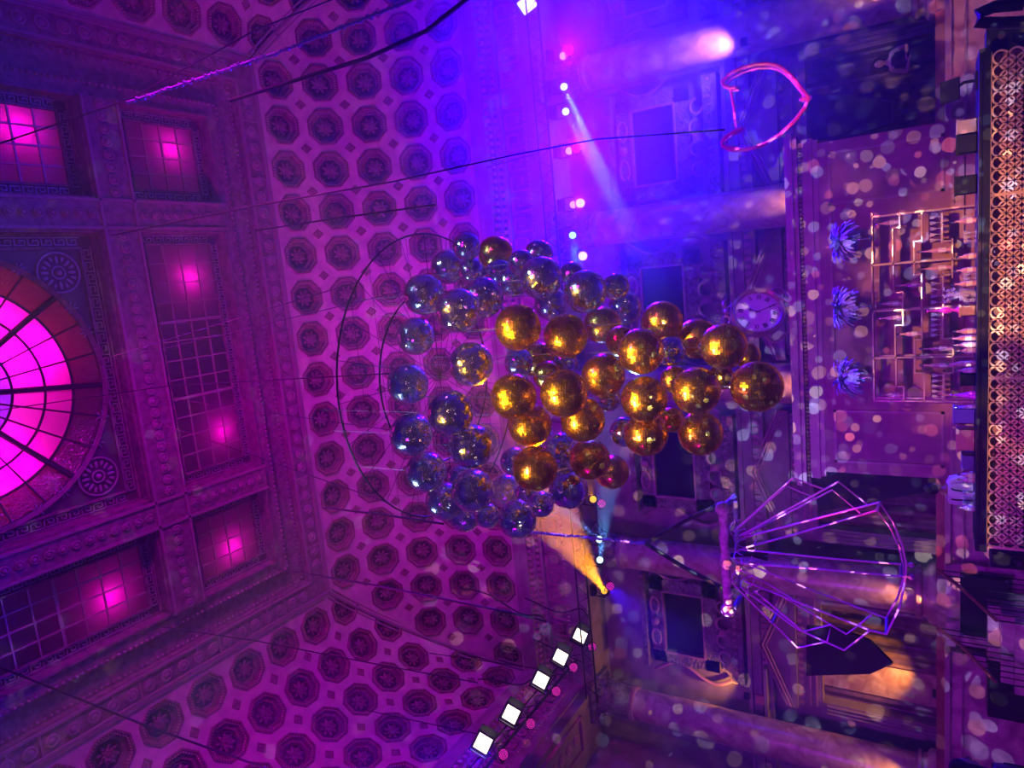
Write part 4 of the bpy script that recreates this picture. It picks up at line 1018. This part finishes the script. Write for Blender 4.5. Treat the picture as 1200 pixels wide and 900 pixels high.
# ================================================================ rod cage and heart hoop
def zc(z, Y=9.0): return onY(820 + z[0] / 3.75, 540 + z[1] / 3.75, Y)
org = zc((110, 440))
cg = empty('rod_cage', org); tag(cg, 'large hanging cage of slim violet-lit rods fanning down from a log', 'hanging sculpture')
m = MB(); A, B = zc((100, 210)) - org, zc((125, 655)) - org
pts = [A.lerp(B, i / 14) + Vector((rc.uniform(-1, 1), rc.uniform(-1, 1), rc.uniform(-1, 1))) * .012 for i in range(15)]
m.tube(pts, [.06 + .008 * math.sin(i * 2.1) for i in range(15)], 10); m.ball(A, .1, 12); m.ball(B, .1, 12); m.ball(A.lerp(B, .52), .085, 10); m.build('log', MT['birch'], cg, True)
m = MB(); a, b = zc((157, 180), 9.4) - org, zc((170, 560), 9.4) - org; m.tube([a, b], .03, 8); m.build('rear_bar', MT['birch'], cg)
F1, F2 = 8.85, 9.45
lines = [
    ([(150, 310), (410, 75), (545, 125)], F1), ([(175, 290), (380, 110), (500, 160)], F2), ([(175, 330), (610, 92), (735, 190)], F1), ([(190, 330), (582, 128), (705, 230)], F2),
    ([(200, 335), (790, 183), (850, 270), (890, 370), (908, 450), (905, 510), (880, 640), (820, 762)], F1), ([(190, 385), (430, 320), (780, 218), (840, 300), (880, 390), (898, 470), (898, 510), (870, 600), (820, 692)], F2),
    ([(180, 390), (600, 432), (885, 455)], F1), ([(180, 450), (600, 483), (905, 510)], F1), ([(180, 440), (450, 552), (820, 692)], F2), ([(200, 530), (440, 625), (750, 745), (820, 762)], F1),
    ([(150, 545), (430, 822), (560, 795), (578, 720), (455, 750), (240, 570)], F1), ([(200, 570), (430, 740), (635, 832), (750, 745)], F1), ([(340, 580), (645, 762), (755, 678)], F2), ([(180, 480), (300, 540), (455, 635)], F2)]
for pts, Y in lines:
    m = MB(); P = [zc(p, Y) - org for p in pts]; P[0] = zc(pts[0], 9.1) - org; m.tube(P, .013, 8); m.build('rod', MT['rod'], cg, True)
for a, b in (((790, 183), (780, 218)), ((885, 455), (885, 500)), ((820, 762), (822, 692)), ((318, 712), (345, 655))):
    m = MB(); m.tube([zc(a, F1) - org, zc(b, F2) - org], .018, 8); m.build('spacer', MT['crate'], cg)
m = MB()
for c in ((930, 458), (930, 512)): q = zc(c, F1) - org; m.ball(q, .035, 10); m.tube([zc((900, c[1] - 2), F1) - org, q], .01, 6)
m.build('finial', MT['rod'], cg, True)
m = MB()
for (c, r) in (((200, 340), 50), ((200, 380), 45), ((190, 420), 40), ((225, 440), 40), ((190, 520), 50), ((225, 545), 45), ((170, 560), 45), ((180, 300), 50)):
    m.tube([zc((c[0] + r * math.cos(t), c[1] + r * .8 * math.sin(t)), 9.1 + .2 * math.sin(t * 1.7)) - org for t in [i * .4 for i in range(13)]], .007, 5)
m.build('wire_loops', MT['rod'], cg, True)
m = MB(); m.tube([zc((135, 415), 9.1) - org, zc((300, 405), 9.2) - org], .035, 8); m.tube([zc((180, 400), 9.3) - org, zc((300, 432), 9.3) - org], .03, 8); m.build('clamp', MT['black'], cg)
for pa2, pb2 in (((110, 200), (155, 155)), ((150, 650), (180, 600))):
    m = MB(); m.tube([zc(pa2, 9) - org, zc(pb2, 9.2) - org], .035, 8); m.build('end_bracket', MT['crate'], cg)
def zh(z, Y=11.0): return onY(820 + z[0] / 4.286, z[1] / 4.286, Y)
org = zh((340, 540)); ht = empty('heart_hoop', org); tag(ht, 'magenta-lit heart-shaped hoop hanging in front of the back wall', 'hanging sculpture')
raw = [(185, 443), (155, 447), (128, 436), (116, 415), (150, 380), (200, 353), (240, 340), (290, 328), (340, 325), (385, 332), (420, 350), (460, 383), (495, 425), (530, 470), (550, 495), (530, 545), (480, 610), (410, 675), (330, 725), (280, 745), (230, 755), (190, 758), (150, 752), (118, 735), (116, 715), (135, 692), (175, 665), (218, 648)]
P = [zh(p) - org for p in raw]
m = MB()
for dx, r in ((0, .03), (.05, .022)):
    m.tube([p * (1 - dx) + Vector((0, .06 * (1 if dx else -1), 0)) for p in P], r, 8)
m.build('hoop', MT['pinkrope'], ht, True)
m = MB(); m.tube([zh((155, 450)) - org, zh((170, 540)) - org, zh((185, 668)) - org], .018, 8); m.build('crossbar', MT['pinkrope'], ht)
for a, b in (((148, 448), (188, 440)), ((172, 672), (222, 648))):
    m = MB(); m.tube([zh(a) - org, zh(b) - org], .028, 8); m.build('bar_end', MT['pinkrope'], ht)
m = MB(); m.ball(zh((532, 495)) - org, .05, 10, (1, .6, 1.8)); m.build('tip_joint', MT['pinkrope'], ht)

# ================================================================ mirror balls
def ball_mesh(name, mt, seed):
    rr = random.Random(seed); vs = []; fs = []; mi = []; NB = 28
    st = PI / NB
    for i in range(NB):
        la = -PI / 2 + st * (i + .5); n = max(6, round(2 * PI * math.cos(la) / st)); g = .46
        for k in range(n):
            lo = 2 * PI * k / n
            c = Vector((math.cos(la) * math.cos(lo), math.cos(la) * math.sin(lo), math.sin(la)))
            e = Vector((-math.sin(lo), math.cos(lo), 0)); nn = c.cross(e)
            tn = (c + Vector((rr.gauss(0, 1), rr.gauss(0, 1), rr.gauss(0, 1))) * .05).normalized()
            e2 = (e - tn * e.dot(tn)).normalized(); u2 = tn.cross(e2); hw = PI * math.cos(la) / n * g * 2; hh = st * g
            b = len(vs)
            for a_, b_ in ((-1, -1), (1, -1), (1, 1), (-1, 1)): vs.append(tuple(c * 1.0 + e2 * hw * a_ + u2 * hh * b_))
            fs.append((b, b + 1, b + 2, b + 3)); mi.append(0)
    m = MB(); m.v = vs; m.f = fs; m.mi = mi; m.cur = 1; m.ball((0, 0, 0), .988, 32)
    me = bpy.data.meshes.new(name); me.from_pydata(m.v, [], m.f); me.materials.append(mt); me.materials.append(MT['grout']); me.polygons.foreach_set('material_index', m.mi); me.update()
    return me
BM = {'s': [ball_mesh('silver_tiles', MT['silver'], i) for i in range(3)], 'g': [ball_mesh('gold_tiles', MT['gold'], 10 + i) for i in range(3)]}
BL = [(547, 289, 16, 's'), (581, 297, 21, 'g'), (525, 313, 20, 's'), (611, 308, 15, 's'), (631, 298, 17, 's'), (634, 326, 25, 's'), (497, 345, 24, 's'), (537, 364, 26, 's'), (566, 349, 24, 's'), (607, 384, 27, 'g'), (663, 394, 26, 'g'),
      (487, 394, 22, 's'), (552, 427, 26, 's'), (478, 450, 24, 's'), (608, 425, 17, 's'), (632, 422, 21, 'g'), (602, 465, 27, 'g'), (661, 461, 28, 'g'), (528, 484, 27, 's'), (482, 509, 25, 's'), (552, 523, 26, 's'), (499, 553, 24, 's'), (554, 575, 25, 's'),
      (521, 587, 22, 's'), (544, 604, 19, 's'), (571, 604, 15, 's'), (593, 575, 20, 's'), (606, 608, 22, 's'), (621, 498, 26, 'g'), (627, 549, 26, 'g'), (634, 591, 15, 's'), (666, 573, 23, 's'), (683, 492, 26, 'g'), (706, 381, 22, 'g'), (707, 440, 25, 'g'),
      (686, 342, 25, 's'), (722, 336, 16, 's'), (732, 361, 20, 's'), (776, 377, 24, 'g'), (751, 412, 27, 'g'), (755, 468, 27, 'g'), (757, 509, 25, 'g'), (816, 458, 28, 'g'), (821, 508, 26, 'g'), (817, 397, 24, 'g'), (848, 406, 27, 'g'), (876, 417, 15, 'g'),
      (887, 453, 30, 'g'), (691, 538, 24, 'g'), (717, 553, 20, 'g'), (732, 506, 18, 's'), (785, 411, 18, 's'), (790, 445, 16, 'g'), (787, 492, 15, 'g'), (845, 442, 15, 'g'), (657, 529, 22, 's'), (670, 322, 15, 's'), (646, 356, 20, 's'), (601, 330, 18, 's'),
      (553, 318, 16, 's'), (713, 467, 16, 's'), (603, 541, 17, 's'), (619, 580, 16, 's'), (728, 400, 18, 'g'), (642, 440, 17, 'g'), (585, 320, 17, 's'), (662, 425, 16, 's'), (640, 520, 16, 's'), (540, 560, 16, 's')]
balls = []
for (px, py, r, k) in BL:
    if r >= 19: d = .25 * 807 / r; Rr = .25
    else: d = 9.2 if px < 700 else 8.1; Rr = r * d / 807
    # off-axis spheres look larger; correct the radius a little
    balls.append([px, py, d, Rr, k])
for it in range(300):
    mv = False
    for i in range(len(balls)):
        for j in range(i):
            a, b = balls[i], balls[j]; pa_, pb = atD(a[0], a[1], a[2]), atD(b[0], b[1], b[2]); mn = a[3] + b[3] + .01
            if (pa_ - pb).length < mn:
                n_, f_ = (a, b) if a[2] < b[2] else (b, a)
                w = .012
                for q, s_ in ((n_, -1), (f_, 1)):
                    q[2] += s_ * w * 2
                mv = True
    if not mv: break
P = [(atD(b[0], b[1], b[2]), b[3], b[4], b[0], b[1]) for b in balls]
zrig = 8.2
if 0: print('BALLZ', sorted([round(p[0].z + p[1], 2) for p in P])[-8:])
if 0: print('OVL', [(i, j) for i in range(len(P)) for j in range(i) if (P[i][0] - P[j][0]).length < P[i][1] + P[j][1]])
if 0: print('D', sorted([(round(b[2], 1), round(b[3], 2)) for b in balls])[-8:])
band = lambda px: 0 if px < 505 else 1 if px < 560 else 2 if px < 615 else 3 if px < 672 else 4 if px < 740 else 5 if px < 800 else 6
bandw = ["at the cluster's left edge", "in the cluster's second column", "in the cluster's third column", "in the cluster's middle column", "right of the cluster's middle", "beside the cluster's right tip", "in the cluster's right tip"]
ordw = ['topmost', 'second from top', 'third from top', 'fourth from top', 'fifth from top', 'sixth from top', 'seventh from top', 'eighth from top', 'ninth from top', 'tenth from top', 'eleventh from top', 'twelfth from top', 'thirteenth from top', 'fourteenth from top', 'fifteenth from top', 'sixteenth from top']
cnt = {}
capm = None; wirem = None
for idx in sorted(range(len(P)), key=lambda i: P[i][4]):
    c, r, k, px, py = P[idx]
    key = (band(px), k); cnt[key] = cnt.get(key, 0) + 1
    o = bpy.data.objects.new('mirror_ball', BM[k][idx % 3]); COL.objects.link(o); o.location = c; o.scale = (r, r, r); o.rotation_euler = (0, 0, idx * 1.3)
    kn = 'gold' if k == 'g' else 'silver'
    tag(o, f"{kn} mirror ball, {ordw[cnt[key] - 1].replace('from', kn + ' one from') if cnt[key] > 1 else 'topmost ' + kn + ' one'} {bandw[band(px)]}", 'mirror ball', 'mirror balls of the hanging cluster')
    if capm is None:
        m = MB(); m.lathe([(0, 1.11), (.03, 1.1), (.05, 1.05), (.16, 1.02), (.17, .98)], n=16); cap = m.build('hanging_cap', MT['chrome'], o, True); capm = cap
    else: cap = capm.copy(); COL.objects.link(cap); cap.parent = o
    top = zrig
    for j, (c2, r2, *_r) in enumerate(P):
        if j != idx and c2.z > c.z and math.hypot(c2.x - c.x, c2.y - c.y) < r2:
            zz = c2.z - math.sqrt(r2 * r2 - (c2.x - c.x) ** 2 - (c2.y - c.y) ** 2); top = min(top, zz)
    hgt = (top - c.z) / r
    if hgt > 1.12:
        m = MB(); m.tube([(0, 0, 1.1), (0, 0, hgt)], .0025 / r, 5); m.build('hanging_wire', MT['steelwire'], o)
# rig ring above
cxr = sum(p[0].x for p in P if p[0].z > 6.0) / max(1, len([1 for p in P if p[0].z > 6.0])); cyr = sum(p[0].y for p in P if p[0].z > 6.0) / max(1, len([1 for p in P if p[0].z > 6.0]))
rg = empty('rigging_ring', (-1.4, 8.35, zrig)); tag(rg, 'thin steel hoop and wires carrying the mirror balls', 'rigging ring')
RR = 2.15
for r_, z_ in ((RR, 0), (RR * .62, .02)):
    m = MB(); m.tube([(r_ * math.cos(2 * PI * k / 64), r_ * math.sin(2 * PI * k / 64), z_) for k in range(64)], .013, 6, closed=True); m.build('hoop', MT['black'], rg, True)
m = MB()
for k in range(12):
    a = PI * k / 12; m.tube([(RR * math.cos(a), RR * math.sin(a), 0), (-RR * math.cos(a), -RR * math.sin(a), 0)], .004, 5)
for k in range(-5, 6):
    y = k * .42; h_ = math.sqrt(RR * RR - y * y); m.tube([(-h_, y, .01), (h_, y, .01)], .003, 5)
m.build('grid_wires', MT['cable'], rg)
m = MB()
for k in range(4):
    a = PI / 4 + PI / 2 * k; m.tube([(RR * math.cos(a), RR * math.sin(a), 0), (RR * .3 * math.cos(a), RR * .3 * math.sin(a), 17.1 - zrig)], .008, 5)
m.build('suspension_wires', MT['chrome'], rg)

# ================================================================ people
def figure(name, loc, rz, spec, label, clothes):
    """spec: joints in metres in local frame (+Y faces away, -Y is front)"""
    e = empty(name, loc, None); e.rotation_euler = (0, 0, rz); tag(e, label, 'person')
    J, Ed, Rd = spec
    me = bpy.data.meshes.new('body'); names = list(J); me.from_pydata([J[n] for n in names], [(names.index(a), names.index(b)) for a, b in Ed], [])
    o = bpy.data.objects.new('body', me); COL.objects.link(o); o.parent = e
    o.modifiers.new('skin', 'SKIN'); me.skin_vertices or None
    for i, n in enumerate(names): me.skin_vertices[0].data[i].radius = (Rd[n], Rd[n] * (.75 if n in ('chest', 'waist', 'pelvis', 'upchest') else 1))
    me.skin_vertices[0].data[names.index('pelvis')].use_root = True
    s = o.modifiers.new('s', 'SUBSURF'); s.levels = 2; s.render_levels = 2
    me.materials.append(clothes); o.modifiers['skin'].use_smooth_shade = True
    return e, o
def person(name, loc, rz, label, skin, hairm, topm, botm, female, armpose, long_hair):
    h = 1.0
    J = dict(pelvis=(0, 0, .98), waist=(0, 0, 1.12), chest=(0, -.01, 1.3), upchest=(0, 0, 1.42), neck=(0, 0, 1.5), head0=(0, -.01, 1.58))
    Rd = dict(pelvis=.15, waist=.125 if female else .145, chest=.15 if female else .17, upchest=.13, neck=.052, head0=.055)
    Ed = [('pelvis', 'waist'), ('waist', 'chest'), ('chest', 'upchest'), ('upchest', 'neck'), ('neck', 'head0')]
    sw = .175 if female else .2
    for s_, t in ((-1, 'l'), (1, 'r')):
        el, wr = armpose[t]
        J['sh' + t] = (s_ * sw, 0, 1.41); J['el' + t] = el; J['wr' + t] = wr; J['hip' + t] = (s_ * .1, 0, .92); J['kn' + t] = (s_ * .11, -.01, .5); J['an' + t] = (s_ * .11, .02, .08); J['to' + t] = (s_ * .12, -.13, .04)
        Rd.update({'sh' + t: .058, 'el' + t: .042, 'wr' + t: .026, 'hip' + t: .1, 'kn' + t: .06, 'an' + t: .04, 'to' + t: .035})
        Ed += [('upchest', 'sh' + t), ('sh' + t, 'el' + t), ('el' + t, 'wr' + t), ('pelvis', 'hip' + t), ('hip' + t, 'kn' + t), ('kn' + t, 'an' + t), ('an' + t, 'to' + t)]
    e, body = figure(name, loc, rz, (J, Ed, Rd), label, skin)
    # hands
    for s_, t in ((-1, 'l'), (1, 'r')):
        el, wr = Vector(armpose[t][0]), Vector(armpose[t][1]); d = (wr - el).normalized(); sd = d.cross(Vector((0, 0, 1))).normalized(); up = sd.cross(d)
        m = MB(); q = Matrix((sd, up, d)).transposed(); m.ball(wr + d * .05, 1, 10, (.04, .018, .05), q)
        for k in range(4):
            off = sd * (-.03 + .02 * k); L = (.06, .07, .068, .055)[k]; b = wr + d * .09 + off; m.tube([b - d * .02, b + d * L * .5 - up * .008, b + d * L - up * .025], [.0095, .009, .007], 7)
        b = wr + d * .03 + sd * .035 * -s_; m.tube([b, b - sd * s_ * .02 + d * .03, b - sd * s_ * .025 + d * .055], [.011, .01, .008], 7)
        m.build('hand', skin, body, True)
    # head with face
    m = MB(); hc = Vector((0, -.015, 1.665)); m.ball(hc, 1, 20, (.077, .095, .118)); m.ball(hc + Vector((0, -.02, -.065)), 1, 14, (.055, .065, .055)); m.ball(hc + Vector((0, -.1, -.015)), 1, 8, (.012, .018, .026))
    for s_ in (-1, 1): m.ball(hc + Vector((s_ * .078, .005, -.01)), 1, 8, (.01, .02, .032))
    m.build('head', skin, body, True)
    m = MB()
    for s_ in (-1, 1): m.ball(hc + Vector((s_ * .03, -.088, .01)), 1, 8, (.014, .007, .008))
    m.build('eyes', MT['eye'], body, True)
    m = MB(); m.ball(hc + Vector((0, -.088, -.06)), 1, 8, (.024, .008, .009)); m.build('mouth', MT['lips'], body, True)
    m = MB(); m.ball(hc + Vector((0, .018, .03)), 1, 18, (.09, .1, .118))
    if long_hair:
        for s_ in (-1, 1): m.tube([hc + Vector((s_ * .06, .02, .08)), hc + Vector((s_ * .1, .01, -.02)), hc + Vector((s_ * .105, .01, -.14)), hc + Vector((s_ * .09, -.01, -.24))], [.04, .045, .045, .02], 8)
        m.ball(hc + Vector((0, .07, -.08)), 1, 12, (.095, .05, .15))
        rr = random.Random(4)
        for k in range(26): a = rr.uniform(0, 2 * PI); m.ball(hc + Vector((.095 * math.cos(a), .03 + .07 * abs(math.sin(a)), rr.uniform(-.2, .1))), rr.uniform(.02, .035), 6)
    m.build('hair', hairm, body, True)
    # clothing: torso shell + sleeves / skirt
    m = MB(); tops = [(.165, .12, 1.5 - .03), (.2, .13, 1.42), (.19, .145, 1.3), (.155, .125, 1.13), (.18, .14, .96), (.185, .145, .9)]
    if female: tops = [(.13, .1, 1.43), (.165, .135, 1.36), (.165, .14, 1.3), (.135, .115, 1.13), (.175, .14, .95), (.2, .16, .85), (.22, .18, .5)]
    n = 24; vs = []
    for (a, b, z) in tops:
        for k in range(n): t = 2 * PI * k / n; vs.append((a * math.cos(t), b * math.sin(t), z))
    m.add(vs, [(i * n + k, i * n + (k + 1) % n, (i + 1) * n + (k + 1) % n, (i + 1) * n + k) for i in range(len(tops) - 1) for k in range(n)])
    for s_, t in ((-1, 'l'), (1, 'r')):
        sh, el, wr = Vector((s_ * sw, 0, 1.41)), Vector(armpose[t][0]), Vector(armpose[t][1])
        if female: m.tube([sh + Vector((-s_ * .08, 0, .04)), sh + Vector((-s_ * .07, -.06, -.05))], .02, 8)
        else: m.tube([sh + Vector((-s_ * .06, 0, .01)), sh, sh.lerp(el, .5), el, el.lerp(wr, .35)], [.075, .078, .066, .058, .05], 12)
    m.build('dress' if female else 'shirt', topm, body, True)
    if not female:
        m = MB()
        for s_, t in ((-1, 'l'), (1, 'r')): m.tube([(s_ * .1, 0, .96), (s_ * .11, -.01, .5), (s_ * .11, .02, .1)], [.115, .08, .065], 12)
        m.build('trousers', botm, body, True)
        m = MB()
        for s_ in (-1, 1): m.tube([(s_ * .09, .128, .95), (s_ * .08, .15, 1.2), (s_ * .1, .135, 1.4), (s_ * .1, .02, 1.475), (s_ * .09, -.12, 1.38), (s_ * .1, -.14, 1.0)], .012, 6)
        m.build('braces', MT['black2'], body)
    return e
pb = onY(1085, 572, 12.95)
person('person', (pb.x, 12.95, pb.z - 1.78), PI * .9, 'person in pale shirt with dark braces standing behind the bar', MT['skin_d'], MT['hair'], MT['shirt'], MT['black2'], False,
       dict(l=((-.3, -.02, 1.15), (-.2, -.25, 1.1)), r=((.3, -.05, 1.15), (.12, -.28, 1.16))), False)
pw_ = onY(1022, 77, 17.0)
dais = MB(); dais.span(1.6, 8.9, 16.76, 18.05, 0, pw_.z - 1.78); structure(dais.build('trim_16', MT['stone_dk']), 'raised landing behind the parapet')
person('person', (pw_.x, 17.0, pw_.z - 1.78), -.15, 'person in black dress with long dark hair standing hands at waist', MT['skin'], MT['hair'], MT['dress'], MT['dress'], True,
       dict(l=((-.25, .03, 1.15), (-.07, -.17, 1.12)), r=((.25, .03, 1.15), (.07, -.19, 1.16))), True)
pc = atD(1131, 903, 6.4)
person('person', (pc.x, pc.y, pc.z - 1.68), 2.4, 'person with dark curly hair at the lower right corner of the photo', MT['skin_d'], MT['hair'], MT['dress'], MT['black2'], False,
       dict(l=((-.27, 0, 1.13), (-.25, -.12, .92)), r=((.27, 0, 1.13), (.25, -.12, .92))), True)

# ================================================================ haze
m = MB(); m.span(XL - 4, XR + 4, -7, 19.5, -.5, 19.5)
hz = bpy.data.materials.new('haze'); hz.use_nodes = True; nt = hz.node_tree; nt.nodes.clear()
oo = nt.nodes.new('ShaderNodeOutputMaterial'); vs_ = nt.nodes.new('ShaderNodeVolumeScatter');  vs_.inputs['Anisotropy'].default_value = .35; vs_.inputs['Color'].default_value = (1, 1, 1, 1)
tcv = nt.nodes.new('ShaderNodeTexCoord'); mpv = nt.nodes.new('ShaderNodeMapping'); mpv.vector_type = 'TEXTURE'
mpv.inputs['Location'].default_value = (5.0, 13.8, 7.2); mpv.inputs['Scale'].default_value = (6.2, 5.0, 5.4)
gr = nt.nodes.new('ShaderNodeTexGradient'); gr.gradient_type = 'SPHERICAL'
nt.links.new(tcv.outputs['Object'], mpv.inputs['Vector']); nt.links.new(mpv.outputs['Vector'], gr.inputs['Vector'])
mdv = nt.nodes.new('ShaderNodeMath'); mdv.operation = 'MULTIPLY_ADD'; mdv.inputs[1].default_value = .12; mdv.inputs[2].default_value = .0042
nt.links.new(gr.outputs['Fac'], mdv.inputs[0]); nt.links.new(mdv.outputs[0], vs_.inputs['Density'])
nt.links.new(vs_.outputs[0], oo.inputs['Volume'])
hzo = m.build('haze', hz); tag(hzo, 'thin stage haze filling the whole hall', 'haze', None, 'stuff')

# ================================================================ lights
W = bpy.data.worlds.new('w'); scn.world = W; W.use_nodes = True
W.node_tree.nodes['Background'].inputs[0].default_value = (.2, .01, .75, 1); W.node_tree.nodes['Background'].inputs[1].default_value = .11
MAG = (.88, .0, .78); BLU = (.035, .0, 1)
spot('wash', (8.5, 5, 10.5), (-10, 11, 15.5), 10500, MAG, 50, 1, .3)
spot('wash', (-1.0, 1, 9.5), (-4, 16, 14.5), 4500, MAG, 50, 1, .3)
spot('wash', (-10.5, 4, 9.5), (4, 16, 15), 9500, MAG, 55, 1, .3)
spot('wash', (-10.5, 2, 9.5), (7, 11, 16.5), 700, MAG, 50, 1, .3)
spot('wash', (-4, -1, 5), (-3, 9, 17), 450, (.5, .02, 1), 95, 1, .3)
spot('front_wash', (3, 1, 8), (-1.5, 15, 2.2), 1700, (.8, .0, .85), 38, 1, .3)
spot('fill_wash', (-8, 2, 5), (-6, 17, 5), 2600, (.4, .0, 1), 90, 1, .3)
spot('front_wash', (-9, 5, 8), (-9, 17, 4), 500, (.8, .06, 1), 80, 1, .3)
spot('bar_wash', (-2, 4, 6), (-1.5, 12, .8), 520, (1, .25, .4), 46, 1, .2)
spot('bar_wash', (-3.4, 7, 4), (-3.3, 12, .6), 420, (1, .06, .08), 16, 1, .1)
for (px, py, e_, tgt) in ((668, 59, 5000, (3, 0, 10)), (676, 174, 6000, (2, 1, 9)), (680, 238, 4000, (2, 0, 6)), (683, 300, 1000, (1, 0, 7))):
    spot('blue_wash', onY(px, py, PY - .2), Vector(tgt) + Vector((0, 0, -6)), e_ * 1.1, BLU, 150, .6, .1)
spot('blue_wash', onY(715, 687, PY - .2), onY(760, 740, 12), 12000, BLU, 16, .6, .1)
spot('blue_wash', onX(590, 884, -10.4), onX(480, 900, XL + 3), 8000, BLU, 70, 1, .1)
spot('blue_wash', (9.4, 14, 10), (3, 17, 10), 6000, BLU, 90, 1, .1)
spot('amber_spot', (1.0, -1.5, 9.5), (-.3, 7, 4.6), 12000, (1, .5, .02), 19, .6, .22)
spot('amber_spot', (-3.5, 0, 7.5), (-.8, 7, 4.9), 6000, (1, .5, .02), 20, .6, .2)
spot('cool_spot', (4.0, 1, 11), (0, 7.6, 6.6), 1700, (.4, .6, 1), 22, .6, .18)
spot('cool_spot', (-6, 3, 10), (-.6, 7.5, 6.6), 2200, (.4, .6, 1), 22, .6, .18)
# unseen point lights added around the hall, only to sparkle in the mirror tiles
for k in range(18):
    a = 2 * PI * k / 18; rad_ = 9.5 + (k % 3) * .8; x, y, z = CX + rad_ * math.cos(a), 4 + rad_ * .95 * math.sin(a), (2.2, 8.8, 5.2)[k % 3]
    if y > 9: continue
    L = bpy.data.lights.new('sparkle_light', 'POINT'); L.energy = 8; L.shadow_soft_size = .05; L.color = ((1, .6, .25), (.6, .8, 1), (1, .2, .7))[(k * 2) % 3]
    o = bpy.data.objects.new('sparkle_light', L); o.location = (x, y, z); COL.objects.link(o)
for k in range(46):  # more unseen lights added low down for sparkle on the balls
    L = bpy.data.lights.new('low_sparkle_light', 'POINT'); L.energy = 1.6; L.shadow_soft_size = .05; L.color = ((1, .5, .15), (1, .6, .5), (1, .2, .7), (.4, .4, 1))[k % 4]
    o = bpy.data.objects.new('low_sparkle_light', L); o.location = (R.uniform(-10, 8), R.uniform(-5, 6.5), R.uniform(.6, 1.0)); COL.objects.link(o)
# mirror-ball light dots: coloured speckle thrown from beside the cluster
def speckle(loc, e_, scale, seed, aim=None, ang=100):
    L = bpy.data.lights.new('mirror_ball_dots', 'SPOT' if aim else 'POINT')
    if aim: L.spot_size = math.radians(ang); L.spot_blend = .3
    L.energy = e_; L.shadow_soft_size = 0.0; L.use_nodes = True
    nt = L.node_tree; em = nt.nodes['Emission']
    tc = nt.nodes.new('ShaderNodeTexCoord'); v = nt.nodes.new('ShaderNodeTexVoronoi'); v.inputs['Scale'].default_value = scale
    mp = nt.nodes.new('ShaderNodeMapping'); mp.inputs['Location'].default_value = (seed, seed * 2.3, 1.7 * seed)
    nt.links.new(tc.outputs['Normal'], mp.inputs['Vector']); nt.links.new(mp.outputs['Vector'], v.inputs['Vector'])
    lt = nt.nodes.new('ShaderNodeMath'); lt.operation = 'LESS_THAN'; lt.inputs[1].default_value = .31
    nt.links.new(v.outputs['Distance'], lt.inputs[0])
    sp_ = nt.nodes.new('ShaderNodeSeparateColor'); nt.links.new(v.outputs['Color'], sp_.inputs[0])
    rp = nt.nodes.new('ShaderNodeValToRGB'); rp.color_ramp.interpolation = 'CONSTANT'
    els = rp.color_ramp.elements; els[0].color = (.45, .6, 1, 1); els[0].position = 0; els[1].color = (1, .72, .42, 1); els[1].position = .45
    n = els.new(.72); n.color = (1, .3, .3, 1); n = els.new(.85); n.color = (.9, .95, .8, 1)
    nt.links.new(sp_.outputs[0], rp.inputs['Fac']); nt.links.new(rp.outputs['Color'], em.inputs['Color'])
    mu = nt.nodes.new('ShaderNodeMath'); mu.operation = 'MULTIPLY'; nt.links.new(lt.outputs[0], mu.inputs[0]); nt.links.new(sp_.outputs[1], mu.inputs[1])
    nt.links.new(mu.outputs[0], em.inputs['Strength'])
    o = bpy.data.objects.new('mirror_ball_dots', L); o.location = loc; COL.objects.link(o)
    if aim: o.rotation_euler = (Vector(aim) - Vector(loc)).to_track_quat('-Z', 'Y').to_euler()
speckle((-1.6, 4.6, 2.7), 4200, 27, 1, (-1.6, 16, 3.2), 95)
speckle((.6, 5.6, 2.2), 2000, 38, 9, (-.5, 15, 2.4), 70)
speckle((-5.2, 7.0, 5.0), 4200, 20, 7, (-9, 17, 5.5), 95)
speckle((3.2, 8.0, 4.4), 1600, 20, 4, (4, 17, 5), 90)
speckle((-3.2, 6.2, 5.6), 900, 22, 5, (-6, 9, 16), 130)

scn.view_settings.view_transform = 'Standard'; scn.view_settings.look = 'None'; scn.view_settings.exposure = 0; scn.view_settings.gamma = 1; scn.view_settings.use_curve_mapping = False
c = scn.cycles
c.max_bounces = 5; c.diffuse_bounces = 2; c.glossy_bounces = 4; c.transmission_bounces = 3; c.volume_bounces = 0; c.transparent_max_bounces = 4
c.caustics_reflective = False; c.caustics_refractive = False; c.use_light_tree = True; c.sample_clamp_indirect = 4
c.use_denoising = True
try: c.denoiser = 'OPENIMAGEDENOISE'
except Exception: pass
